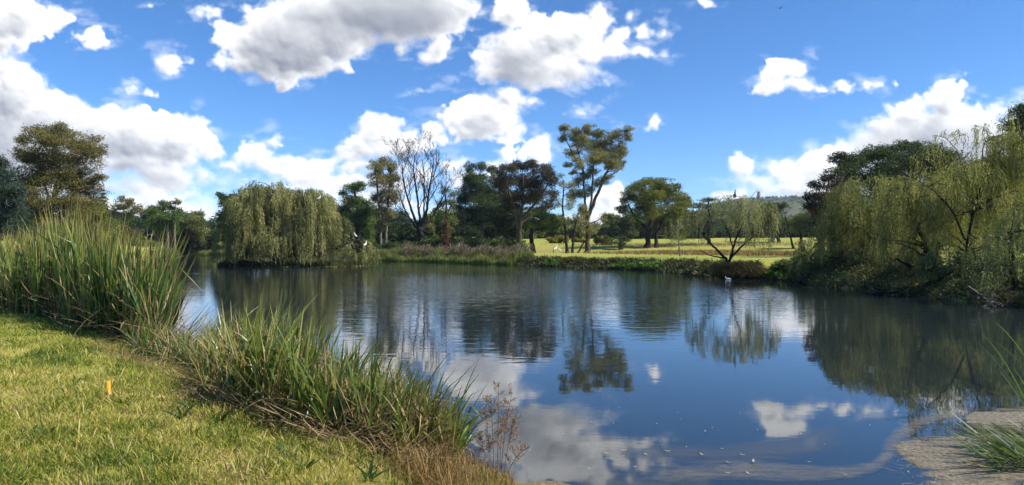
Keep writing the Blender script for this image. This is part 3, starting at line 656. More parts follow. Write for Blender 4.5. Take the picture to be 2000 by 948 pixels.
willow('weeping_willow', 'low mound of willow at the right tip of the islet, its shoots in the water', 'tree', (700,516), 80,
 [[(668,505,3),(690,480,2.6),(705,470,2),(720,478,1.2)],[(690,482,2),(680,468,1.4),(690,460,1)]], [(705,482,25,16),(722,495,16,16),(690,495,22,16),(708,500,28,14)], [(660,505),(700,518),(735,520)], 'willow', 'bark', size=(.28,.06), dens=5, zb=-.2, bunch=8, fall=(.5, 1.))

# the row on the far bank
tree('broadleaf_tree', 'mid-green tree with a wispy top just right of the island willow', 'tree', (700,492), 136,
 [[(700,492,4),(700,440,3.2),(696,395,2.2),(690,370,1.2)]], [(690,368,20,11),(671,378,9,7,.8),(706,360,9,6),(694,392,28,16),(712,402,18,14),(700,420,30,18),(685,440,24,20),(716,438,20,20),(700,460,30,20),(672,415,12,14)], 'mid_green', 'bark', size=(.38,.17), cover=2.8, puff=18)
tree('gum_tree', 'narrow upright gum left of the bare tree', 'tree', (746,494), 130,
 [[(743,494,2.6),(744,440,2.4),(738,385,2),(735,325,1)],[(752,494,2.4),(756,430,2.2),(760,370,1.8),(764,320,1)]],
 [(735,328,15,15),(752,315,13,9),(766,322,11,14),(738,352,17,15),(762,352,16,17),(757,385,20,17),(737,386,12,12),(768,378,10,10),(750,412,18,12),(742,436,14,11,.8),(762,420,10,10,.8)], 'eucalypt', 'bark_pale', size=(.36,.12), cover=2.7, puff=18, droop=.6)
def bare_tree(name, label, px, ybase, D, limbs, bark, r0, levels=4, twigs=5):
    rng = rng_of(label); S = D/F; B = at(px, ybase, D); B[2] = gz(B[0], D); root = empty(name, B, label, 'tree'); mb = MB()
    def grow(p, d, L, r, lv):
        d = nrm(d); n = 5; path = [p]; dd = d
        for k in range(n):
            dd = nrm(dd+rng.normal(size=3)*.13+np.array([0, 0, .07])); path.append(path[-1]+dd*L/n)
        path = np.array(path); mb.tube(path, np.linspace(r, max(r*.5, .013), n+1), 6 if lv > 1 else 4, cap=False)
        if lv == 0: return
        for k in range(twigs):
            i = rng.integers(2, n+1) if k else n; a = rng.normal(size=3); a -= a.dot(dd)*dd
            grow(path[i], dd+nrm(a)*rng.uniform(.35, .8), L*rng.uniform(.42, .72), max(r*.48, .013), lv-1)
    for T, lv in limbs:
        T = np.array(T, float); q = np.array([at(x, y, D) for x, y in T[:, :2]]); q[1:, 1] += np.cumsum(rng.normal(size=len(T)-1)*.9)
        if T[0, 1] >= ybase-1: q[0, 2] = B[2]-.15
        t = np.linspace(0, len(T)-1, 6*(len(T)-1)+1); qq = np.stack([np.interp(t, np.arange(len(T)), q[:, i]) for i in range(3)], -1); rr = np.interp(t, np.arange(len(T)), T[:, 2]*S)
        qq[1:-1] += rng.normal(size=(len(t)-2, 3))*rr[1:-1, None]*.25; mb.tube(qq, rr, 8)
        if lv:
            for k in range(6, len(t)):
                if rng.random() < .5 or k == len(t)-1:
                    d = nrm(qq[k]-qq[k-1]); a = rng.normal(size=3); a[1] *= .8; a -= a.dot(d)*d
                    grow(qq[k], d+nrm(a)*rng.uniform(.3, .75), r0*rng.uniform(.6, 1.1), max(rr[k]*.55, .02), lv)
    mb.build('trunk', M[bark], root, B, smooth=True); return root
bare_tree('bare_tree', 'leafless dark tree with a fan of fine twigs on the far bank', 821, 492, 126,
 [([(820,493,5.55),(821,465,4.81),(822,445,4.44)], 0), ([(821,450,3.33),(805,415,2.37),(793,380,1.63),(786,340,1.04),(783,312,0.59)], 3), ([(822,450,3.33),(818,410,2.22),(812,370,1.63),(808,330,0.96),(812,305,0.59)], 3),
  ([(822,448,3.33),(835,410,2.37),(842,370,1.63),(848,335,1.04),(850,312,0.59)], 3), ([(823,450,2.96),(845,420,1.92),(862,390,1.33),(876,362,0.74)], 3), ([(820,455,2.59),(800,425,1.63),(785,400,1.04),(776,372,0.59)], 3), ([(829,430,1.92),(828,385,1.33),(828,345,0.89),(826,312,0.52)], 3)], 'bark', 3.3, twigs=4)
tree('gum_tree', 'thin half-bare gum between the bare tree and the dark trees', 'tree', (871,488), 134,
 [[(871,488,2.4),(868,440,2.2),(872,400,1.6),(868,368,.9)],[(869,430,1.4),(884,395,1),(892,372,.7)]], [(868,372,12,8,.7),(886,380,10,8,.6),(861,396,10,10,.7),(880,402,12,12),(866,424,12,12),(882,432,12,10),(872,448,14,12)], 'olive', 'bark', size=(.36,.12), cover=1.8)
tree('vine_stump', 'rusty brown creeper-covered dead stump on the far bank', 'stump', (871,490), 119, [[(871,490,3.5),(871,460,3),(869,440,2)]], [(870,440,5,12),(871,458,7,12),(873,474,8,12),(866,470,6,12)], 'dead_brown', 'bark_brown', size=(.26,.1), cover=3.2, limbs=False, deep=.3, crown_name='dead_creeper')
tree('dark_tree', 'dark green broad tree left of the brown-leaved tree on the far bank', 'tree', (940,490), 142,
 [[(940,492,5),(940,440,4.5),(938,390,3.2),(936,345,1.6)],[(968,492,3),(967,455,2.6),(975,400,1.8)],[(925,492,2.6),(918,440,2),(908,400,1.4)]],
 [(918,328,11,12,.8),(939,324,13,9,.8),(960,332,12,10,.8),(914,352,18,15),(944,350,26,16),(972,352,18,14),(908,382,22,18),(945,386,34,22),(978,380,22,20),(898,410,16,12),(935,420,38,22),(978,424,30,22),(955,452,42,20),(918,452,25,16),(930,372,30,20),(960,402,36,22),(905,430,20,16),(988,405,18,16),(990,435,22,18),(990,455,20,16),(900,440,14,14)], 'dark_green', 'bark_pale', size=(.38,.15), cover=2.8, puff=18)
tree('dark_tree', 'brown-leaved spreading tree with a bare grey trunk at the edge of the far lawn', 'tree', (1013,490), 116,
 [[(1013,491,5),(1014,460,4.4),(1016,430,4)],[(1016,432,3.2),(1000,395,2.2),(988,355,1.2)],[(1016,432,3.4),(1022,390,2.4),(1022,345,1.2)],[(1017,428,3),(1048,395,2.1),(1070,360,1.1)],[(1016,440,2.4),(1045,415,1.6),(1072,400,1)]],
 [(990,334,20,13),(1012,324,18,10),(1037,322,22,10),(1060,334,20,13),(1077,352,13,15),(984,358,25,17),(1020,352,34,20),(1054,366,32,20),(1078,382,12,12,.8),(1000,385,30,16),(1036,390,34,16),(1068,402,20,10,.7),(986,408,16,9,.7),(1014,404,24,10,.6)], 'dark_brown', 'bark_brown', size=(.30,.12), cover=2.7, puff=18)
tree('broadleaf_tree', 'green tree on a dark leaning trunk behind the brown-leaved tree', 'tree', (1040,488), 138, [[(1041,488,5),(1037,460,4.2),(1040,435,3)]], [(1042,418,26,14),(1062,428,24,14),(1028,436,18,12),(1080,440,18,14),(1052,445,20,10)], 'mid_green', 'bark', size=(.38,.17), cover=2.6)
tree('gum_tree', 'tallest gum on the far lawn, its crown spread in clusters over forked trunks', 'tree', (1146,494), 140,
 [[(1146,495,5),(1147,460,4.6),(1149,425,4.2),(1163,385,3.2),(1178,350,2.5),(1192,318,1.8),(1206,285,1)],[(1148,455,3),(1144,410,2.5),(1142,370,2),(1140,330,1.6),(1128,285,.9)],[(1150,425,2.6),(1157,380,2),(1160,330,1.6),(1163,280,.9)],[(1142,340,1.8),(1118,300,1.3),(1105,270,.8)],[(1180,350,1.8),(1205,335,1),(1220,325,.6)]],
 [(1104,250,13,8),(1124,260,17,13),(1099,268,9,9),(1150,252,15,10),(1172,263,16,12),(1145,282,24,14),(1186,282,19,17),(1209,264,16,11),(1226,252,10,6),(1228,265,8,8),(1203,298,19,15),(1174,308,18,13),(1215,284,8,8),(1118,298,13,9),(1110,322,9,6),(1200,328,14,8),(1158,334,11,9),(1138,346,15,9),(1128,378,13,16),(1138,408,10,13),(1190,345,12,5),(1164,358,8,7),(1215,318,8,5),(1165,440,8,10,.6),(1120,335,8,6),(1132,440,8,12,.7),(1178,425,7,8,.4),(1160,302,24,18,.8),(1130,318,15,12,.8),(1190,312,20,14),(1150,372,12,12,.8),(1143,430,10,12,.7),(1176,352,12,10,.7),(1126,355,10,10,.7),(1170,285,18,12),(1135,270,14,10),(1155,452,9,9,.4)], 'eucalypt', 'bark_brown', size=(.34,.12), cover=2.7, puff=16, droop=.6, tight=.33)
tree('gum_tree', 'pair of slender wispy gum stems just left of the tallest gum', 'tree', (1107,495), 134,
 [[(1108,495,3),(1105,455,2.4),(1099,405,1.7),(1101,352,.9)],[(1118,495,2.4),(1122,450,1.9),(1130,415,1.3)],[(1129,495,2),(1137,478,1.6),(1145,468,1.2)]], [(1100,360,9,8,.7),(1094,343,7,6,.7),(1116,364,10,10,.7),(1090,394,9,10,.6),(1112,398,10,14,.7),(1100,430,10,11,.7),(1126,428,10,12,.7),(1108,378,8,8,.5)], 'eucalypt', 'bark', size=(.34,.11), cover=1.7, droop=.6)
tree('wattle_tree', 'full rounded yellow-green wattle on two dark trunks on the lawn', 'tree', (1266,484), 160,
 [[(1264,486,5.5),(1267,455,5),(1275,425,4),(1278,380,2)],[(1282,485,4),(1284,455,3.4),(1300,420,2.4)],[(1267,450,3),(1240,425,2.2),(1228,400,1.2)]],
 [(1275,356,26,11),(1250,368,22,14),(1302,364,24,13),(1228,386,18,14),(1266,384,34,18),(1306,388,32,18),(1335,394,17,15),(1218,408,14,10),(1254,414,34,18),(1298,420,34,20),(1338,424,15,20),(1242,442,13,9),(1280,444,28,14),(1322,450,22,18),(1320,410,24,18),(1288,372,22,14)], 'wattle', 'bark', size=(.40,.19), cover=3.0, puff=18)
tree('dark_tree', 'small very dark tree close beside the left of the wattle', 'tree', (1212,484), 154, [[(1213,486,4),(1212,465,3.6),(1214,445,2)]], [(1208,436,15,10),(1226,432,12,10),(1214,453,20,12),(1214,470,14,10),(1200,445,9,7),(1232,450,10,10)], 'dark_green', 'bark', size=(.38,.16), cover=3)
tree('cedar_tree', 'flat-topped blue-green cedar behind the leaning waterside willow', 'tree', (1384,472), 172, [[(1384,472,3),(1384,430,2.2),(1383,385,1)]], [(1382,391,17,4),(1372,402,22,5),(1396,404,20,5),(1384,416,32,6),(1366,428,24,6),(1402,430,26,6),(1384,444,36,8)], 'blue_green', 'bark', size=(.4,.13), cover=2.6)
tree('broadleaf_tree', 'rounded dark tree below the hill, right of the waterside willow', 'tree', (1508,474), 186, [[(1508,476,4),(1508,445,3.4),(1506,420,2)],[(1522,474,3),(1515,445,2)]], [(1500,408,20,10),(1524,405,13,10),(1514,425,28,15),(1534,438,22,14),(1488,428,17,15),(1510,445,34,12)], 'dark_green', 'bark_pale', size=(.42,.19), cover=2.8)
tree('broadleaf_tree', 'low grey-green tree between the dark-limbed tree and the waterside willow', 'tree', (1566,474), 150, [[(1566,476,3),(1564,450,2.4)],[(1550,474,2),(1540,445,1.4),(1532,420,.8)]], [(1560,432,20,11),(1585,420,18,12),(1550,448,22,11),(1582,445,24,14)], 'olive', 'bark', size=(.38,.17), cover=2.6)

# willow leaning over the water from the bank
willow('weeping_willow', 'thin pale willow with dark forked limbs leaning over the water, a bird on top', 'tree', (1426,538), 51,
 [[(1428,542,3.96),(1424,522,3.60),(1417,505,2.88),(1398,486,2.16),(1380,466,1.73),(1364,440,1.15),(1352,424,0.72)],[(1423,518,2.88),(1430,485,2.16),(1444,452,1.58),(1458,425,1.01)],[(1427,505,2.45),(1452,478,1.73),(1478,456,1.30),(1496,440,0.72)],[(1432,485,1.44),(1420,450,1.15),(1408,425,0.72)],[(1416,505,1.58),(1390,500,1.15),(1366,490,0.72)]],
 [(1396,410,42,26,.8),(1440,402,46,20,1),(1482,412,34,26,1.1),(1366,432,28,28,.8),(1412,430,40,30,.6),(1492,440,24,40,1.1),(1466,428,34,34,.9),(1352,424,18,22,.8),(1508,430,16,30,.9),(1450,470,30,30,.8),(1386,460,30,24,.6),(1425,395,30,10,.6),(1476,470,26,36,.9)],
 [(1330,500),(1370,495),(1405,470),(1430,475),(1455,505),(1490,520),(1520,505)], 'willow_pale', 'bark', size=(.16,.034), dens=5.6, step=.085, inner=1.2, bunch=8, fall=(.12,.8), zb=.5, whips=14, wob=.08)
willow('weeping_willow', 'small faint pale willow sapling on the bank in front of the wattle', 'tree', (1327,505), 74, [[(1328,506,1.6),(1327,480,1.2),(1324,450,.8)]], [(1322,432,13,12,.8),(1332,448,16,16,.8),(1312,452,12,16,.7),(1326,468,16,16,.7)], [(1300,490),(1328,500),(1350,490)], 'willow_pale', 'bark_grey', size=(.2,.04), dens=5, inner=.3, bunch=6, fall=(.2,.8))

# the right shore
tree('dark_tree', 'near-black ragged tree with bare twigs left of the right-hand willows', 'tree', (1607,515), 66,
 [[(1608,515,6),(1604,460,5),(1597,420,4),(1590,395,2.4)],[(1604,450,4),(1612,410,3),(1618,370,1.8),(1622,345,1)],[(1600,430,3),(1580,400,1.8),(1570,380,1)]], [(1588,382,16,10),(1600,362,17,11),(1620,344,17,13),(1584,402,14,12),(1610,388,24,17),(1642,362,24,20),(1600,412,20,12),(1632,395,22,16)], 'near_black', 'bark_brown', size=(.2,.09), cover=2.5, puff=18)
tree('broadleaf_tree', 'dark dense tree behind the top of the big right-hand willow', 'tree', (1700,520), 76,
 [[(1700,520,7),(1700,450,6),(1705,380,4),(1712,320,2)],[(1702,420,4),(1740,360,3),(1765,310,1.6)]], [(1640,308,20,10),(1662,318,28,18),(1692,308,26,16),(1722,298,32,15),(1760,288,22,14),(1700,338,56,26),(1768,318,46,26),(1815,308,44,28),(1845,340,40,30),(1740,360,50,25),(1650,345,24,20),(1790,285,14,10)], 'dark_green', 'bark', size=(.25,.11), cover=3, puff=26, tight=.3)
tree('broadleaf_tree', 'shaded olive-green tree filling in behind the tall airy willow', 'tree', (1900,540), 58,
 [[(1900,540,8),(1902,450,6),(1910,380,4)]], [(1850,360,44,26),(1900,345,50,26),(1955,340,50,32),(2000,330,46,40),(1870,405,60,36),(1940,400,60,40),(2010,400,50,50),(1830,420,44,36),(1980,460,60,44),(1900,465,60,40),(1790,380,44,28)], 'olive', 'bark', size=(.22,.095), cover=3, puff=24)
tree('broadleaf_tree', 'tall dark green tree rising at the top of the right edge', 'tree', (2015,560), 46,
 [[(2016,560,9),(2014,460,7),(2005,340,5),(1998,260,3)]], [(1992,214,16,13),(2020,235,40,34),(1978,246,18,14),(1998,275,36,22),(2050,270,50,40),(2040,200,30,16)], 'dark_green', 'bark', size=(.17,.075), cover=3, puff=26, tight=.3)
willow('weeping_willow', 'big bright green willow sweeping low over the right bank', 'tree', (1690,560), 43,
 [[(1690,565,7),(1692,520,6),(1680,470,5),(1650,430,3.4),(1630,410,2)],[(1692,515,5),(1715,460,4),(1730,410,2.6),(1725,380,1.5)],[(1691,530,4),(1650,510,3),(1610,500,2)]],
 [(1700,385,66,44),(1655,415,44,46),(1625,400,22,30),(1740,410,50,44),(1690,440,80,50),(1640,470,36,40),(1760,455,56,48),(1715,480,80,44),(1690,510,70,36,.7),(1622,440,18,26)], [(1560,545),(1640,560),(1720,565),(1800,570),(1850,575)], 'willow_green', 'bark', size=(.16,.032), dens=9, step=.075, inner=4.5, bunch=9, fall=(.10,.70), zb=.5, whips=8, wob=.09)
willow('weeping_willow', 'low shaded willow bush drooping to the water at the left end of the right bank', 'tree', (1585,552), 46,
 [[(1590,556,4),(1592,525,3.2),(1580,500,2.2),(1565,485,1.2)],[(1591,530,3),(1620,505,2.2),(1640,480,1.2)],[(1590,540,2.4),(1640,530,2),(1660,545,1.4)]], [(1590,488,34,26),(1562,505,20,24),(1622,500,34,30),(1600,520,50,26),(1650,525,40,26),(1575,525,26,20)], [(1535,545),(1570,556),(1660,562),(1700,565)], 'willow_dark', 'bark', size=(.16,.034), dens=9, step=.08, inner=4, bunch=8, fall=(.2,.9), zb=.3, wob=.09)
willow('weeping_willow', 'dense olive willow at the middle of the right bank behind the fallen branches', 'tree', (1815,575), 36,
 [[(1818,580,7),(1815,530,6),(1800,470,5),(1775,420,3.4),(1765,380,2)],[(1815,525,5),(1840,470,4),(1860,420,2.6)],[(1816,540,4),(1770,520,3),(1740,505,2)]],
 [(1795,372,52,40),(1760,400,42,40),(1840,392,50,44),(1810,440,76,50),(1870,440,50,50),(1770,490,60,44,.8),(1845,505,66,44,.8),(1900,480,40,50)], [(1700,575),(1780,582),(1860,590),(1940,598)], 'willow_green', 'bark', size=(.14,.028), dens=9.5, step=.07, inner=5, bunch=9, fall=(.10,.70), zb=.5, wob=.09)
willow('weeping_willow', 'tall airy willow with dark arching limbs against the clouds on the right', 'tree', (1893,592), 32,
 [[(1893,596,3.53),(1888,540,3.14),(1886,480,2.74),(1896,420,2.35),(1906,365,1.96),(1910,325,1.41),(1914,290,0.78),(1925,262,0.39)],[(1886,470,2.15),(1868,410,1.76),(1838,372,1.37),(1800,348,1.02),(1760,335,0.62),(1725,338,0.35)],[(1906,365,1.57),(1885,330,1.18),(1868,290,0.78),(1850,268,0.47),(1832,262,0.31)],[(1908,335,1.18),(1935,305,0.94),(1965,288,0.67),(2000,280,0.47)],[(1896,420,1.76),(1935,390,1.33),(1975,375,0.94),(2010,372,0.62)]],
 [(1860,268,36,16,.6),(1900,262,34,16,.55),(1835,300,40,22,.5),(1945,290,44,28,.6),(1800,335,44,24,.6),(1885,330,40,26,.7),(1975,345,50,46),(1930,420,54,60,.9),(1975,440,56,60),(1890,380,50,36,.9),(1965,285,36,26,.9),(1992,300,40,46,1),(1955,330,44,40,.9),(1925,275,22,14,.4),(1815,312,34,18,.5),(1870,310,30,18,.4),(1860,420,50,44,.9),(1820,380,50,36,.8),(1910,440,56,44,1),(1900,500,60,50,1),(1985,290,50,40,1.2),(1960,250,34,24,.8),(1880,345,60,30,.9),(1990,400,50,60,1.2),(1930,350,50,40,1)], [(1720,420),(1800,430),(1880,480),(1920,560),(2050,590)], 'willow_green', 'bark', size=(.125,.026), dens=9.5, step=.065, inner=5, bunch=7, fall=(.05,.36), zb=.5, whips=7, wob=.07)
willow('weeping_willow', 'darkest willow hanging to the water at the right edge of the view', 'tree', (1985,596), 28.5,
 [[(1990,602,8),(1985,560,7),(1980,500,5),(1965,450,3)],[(1986,550,5),(1950,530,3.4),(1915,525,2)]], [(1975,480,50,50),(1935,510,44,40),(2020,470,60,80),(1965,545,60,36),(1900,545,36,30,.8)], [(1850,592),(1930,602),(2050,606)], 'willow_dark', 'bark', size=(.125,.028), dens=9.5, step=.065, inner=5, bunch=9, fall=(.15,.9), zb=.4, wob=.08)

# dense wood behind: five kinds, each copied along the far shore
def proto(name, label, leaf, w, h, seed, group, size=(.62,.30), cover=3.0):
    rng = np.random.default_rng(seed); cl = []
    for k in range(9):
        a = rng.uniform(-1, 1); cl.append((1000+a*w*.72, 470-h*(.40+.5*rng.random()*(1-.55*abs(a))), w*rng.uniform(.26, .4), h*rng.uniform(.15, .24)))
    cl += [(1000, 470-h*.82, w*.3, h*.16), (1000-w*.5, 470-h*.3, w*.4, h*.2), (1000+w*.5, 470-h*.32, w*.4, h*.2)]
    return tree(name, label, 'tree', (1000,484), 200, [[(1000,486,3),(1000,484-h*.4,2.4),(1001,484-h*.75,1.2)]], cl, leaf, 'bark', size=size, cover=cover, puff=12, group=group, seed=str(seed), zb=EYE)
GB = 'trees of the dense wood behind the far shore'
protos = [proto('broadleaf_tree', 'dark green tree in the dense wood behind the far shore', 'dark_green', 34, 52, 1, GB), proto('broadleaf_tree', 'olive tree in the dense wood behind the far shore', 'olive', 36, 46, 2, GB),
          proto('broadleaf_tree', 'fresh green tree in the dense wood behind the far shore', 'mid_green', 32, 44, 3, GB), proto('gum_tree', 'grey-green gum in the dense wood behind the far shore', 'eucalypt', 26, 56, 4, GB, cover=2.2),
          proto('broadleaf_tree', 'blue-green tree in the dense wood behind the far shore', 'blue_green', 32, 50, 5, GB)]
rg = rng_of('belt'); spots = []
for x in np.arange(-70, 450, 21): spots.append((x+rg.uniform(-8, 8), rg.uniform(195, 235), rg.uniform(425, 446)))
for x in np.arange(640, 1010, 14): spots.append((x+rg.uniform(-6, 6), rg.uniform(160, 200), rg.uniform(418, 446)))
for x in np.arange(660, 1010, 30): spots.append((x+rg.uniform(-6, 6), rg.uniform(146, 158), rg.uniform(440, 458)))
for x in np.arange(1020, 1240, 15): spots.append((x+rg.uniform(-6, 6), rg.uniform(300, 350), rg.uniform(428, 450)))
for x in np.arange(1050, 1230, 26): spots.append((x+rg.uniform(-6, 6), rg.uniform(235, 270), rg.uniform(446, 458)))
for x in np.arange(1200, 1640, 20): spots.append((x+rg.uniform(-6, 6), rg.uniform(230, 290), rg.uniform(424, 448)))
for x in np.arange(1640, 2080, 40): spots.append((x+rg.uniform(-8, 8), rg.uniform(100, 140), rg.uniform(385, 430)))
used_p = set()
HT = [52, 46, 44, 56, 50]
for (x, D, yt) in spots:
    k = int(rg.choice(5, p=[.3, .24, .2, .08, .18])); X = (x-1000)/F*D; z = gz(X, D); sc = (EYE-(yt-HOR)/F*D-z)/((HT[k]*.97-14+14)/F*200)
    rz = rg.uniform(0, 6.28); sx = sc*rg.uniform(.9, 1.2)
    if k not in used_p:
        used_p.add(k); o = protos[k]; o.location = (X, D, z); o.rotation_euler[2] = rz; o.scale = (sx, sx, sc)
    else: copy_thing(protos[k], (X, D, z), rz, (sx, sx, sc))

# shrubs
def shrub_proto(label, leaf, seed, group, size=(.24,.10), n=2600, name='shrub'):
    rng = np.random.default_rng(seed); root = empty(name, (0, 0, 0), label, 'shrub', group); m = MB(); mb = MB()
    for k in range(9):
        c = np.array([rng.uniform(-.9, .9), rng.uniform(-.9, .9), rng.uniform(.35, 1.15)]); c[2] *= 1.15-.35*np.hypot(c[0], c[1])
        crown_leaves(m, c, np.array([.55, .55, .45]), n//9, size[0], size[1], rng, 8, -.15); mb.tube(np.array([(0, 0, -.1), c*[.4, .4, .5], c]), [.05, .03, .012], 5, cap=False)
    m.build('foliage', M[leaf], root); mb.build('stems', M['bark_brown'], root); return root
def scatter(proto_, places):
    first = True
    for (X, D, s_, rz) in places:
        z = gz(X, D)-.05
        if first: proto_.location = (X, D, z); proto_.rotation_euler[2] = rz; proto_.scale = (s_*1.15, s_*1.15, s_); first = False
        else: copy_thing(proto_, (X, D, z), rz, (s_*1.15, s_*1.15, s_))
def along(px0, px1, n, d0, d1, s0, s1, rg): return [((x-1000)/F*D, D, s, rz) for x, D, s, rz in zip(rg.uniform(px0, px1, n), rg.uniform(d0, d1, n), rg.uniform(s0, s1, n), rg.uniform(0, 6.28, n))]
rg = rng_of('shrubs')
GS = 'shrubs under the trees on the far bank'
scatter(shrub_proto('dark green shrub under the trees on the far bank', 'dark_green', 11, GS), along(690, 1000, 20, 122, 140, 1.0, 2.2, rg))
scatter(shrub_proto('fresh green shrub under the trees on the far bank', 'mid_green', 12, GS), along(690, 1000, 16, 120, 136, .8, 1.9, rg))
scatter(shrub_proto('olive shrub under the trees on the far bank', 'olive', 13, GS), along(720, 990, 14, 118, 134, .7, 1.7, rg))
GL = 'shrubs along the left far shore'
scatter(shrub_proto('yellow-olive shrub along the left far shore', 'olive', 14, GL, size=(.34,.15)), [((x-1000)/F*D, D, s, r) for x, D, s, r in zip(np.linspace(215, 440, 20), np.interp(np.linspace(215, 440, 20), [200, 345, 440], [170, 212, 202])+rg.uniform(0, 8, 20), rg.uniform(1.2, 2.6, 20), rg.uniform(0, 6, 20))])
scatter(shrub_proto('fresh green shrub along the left far shore', 'mid_green', 15, GL, size=(.34,.15)), [((x-1000)/F*D, D, s, r) for x, D, s, r in zip(np.linspace(225, 435, 15), np.interp(np.linspace(225, 435, 15), [200, 345, 440], [168, 211, 200])+rg.uniform(0, 5, 15), rg.uniform(1.0, 2.2, 15), rg.uniform(0, 6, 15))])
GY = 'yellow bushes on the far lawn'
scatter(shrub_proto('bright yellow-green bush on the far lawn left of the tallest gum', 'yellow_bush', 16, GY, size=(.34,.15)), [((x-1000)/F*D, D, s, 1.3*k) for k, (x, D, s) in enumerate([(1091,186,1.5),(1076,196,1.0),(1126,196,1.0),(1142,190,.8),(1084,200,.9)])])
o = shrub_proto('yellow-leaved shrub at the foot of the dark broad tree', 'yellow_bush', 17, None); scatter(o, [((936-1000)/F*124, 124, 1.2, 0)])
o = shrub_proto('pale yellow-green bush between the tallest gum and the wattle', 'wattle', 18, None, size=(.34,.15)); scatter(o, [((1176-1000)/F*178, 178, 1.6, 1.)])
GR = 'low shrubs below the right-hand trees'
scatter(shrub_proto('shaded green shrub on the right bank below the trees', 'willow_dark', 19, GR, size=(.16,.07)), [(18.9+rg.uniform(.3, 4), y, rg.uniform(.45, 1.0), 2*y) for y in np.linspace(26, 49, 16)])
GH = 'bushes behind the far lawn on the right'
scatter(shrub_proto('dark bush at the far edge of the lawn behind the waterside willow', 'dark_green', 20, GH, size=(.4,.2)), along(1240, 1640, 24, 222, 238, 1.8, 3.2, rg))
GM = 'dark bushes along the back of the far lawn'
scatter(shrub_proto('dark bush along the back of the far lawn behind the tallest gum', 'olive', 21, GM, size=(.4,.2)), along(1000, 1240, 26, 226, 246, 1.8, 3.2, rg))
scatter(shrub_proto('deep green bush at the foot of the dense wood on the far shore', 'dark_green', 22, GB, size=(.4,.2)), along(640, 1010, 30, 150, 175, 1.6, 2.8, rg))

# ---- BANK AND WATERSIDE PLANTS -------------------------------------------------
def shore_line(a, b, step):
    """points along POND from vertex a to b, with the direction inland"""
    P = POND[a:b+1]; out = []
    for p, q in zip(P[:-1], P[1:]):
        L = np.hypot(*(q-p)); n = max(1, int(L/step)); t = np.arange(n)/n
        d = (q-p)/L; nl = np.array([-d[1], d[0]])
        for s in t: out.append((*(p+(q-p)*s), *nl))
    return np.array(out)
def near_idx(x, y): return int(np.argmin(np.hypot(POND[:, 0]-x, POND[:, 1]-y)))
FAR = shore_line(near_idx(-33, 132), near_idx(18.6, 48.4), .02)
mid_ = FAR[len(FAR)//2]; tst = poly_sd(np.array([mid_[0]+mid_[2]]), np.array([mid_[1]+mid_[3]]), POND)[0]
if tst < 0: FAR[:, 2:] *= -1
FPX = 1000+F*FAR[:, 0]/FAR[:, 1]
def bank_pick(px0, px1, n, lo, hi, rg):
    k = np.where((FPX > px0) & (FPX < px1))[0]; wt = FAR[k, 1]**-1.; i = rg.choice(k, n, p=wt/wt.sum()); o = rg.uniform(lo, hi, n)
    x = FAR[i, 0]+FAR[i, 2]*o; y = FAR[i, 1]+FAR[i, 3]*o
    return np.stack([x, y, ground(x, y)], -1)
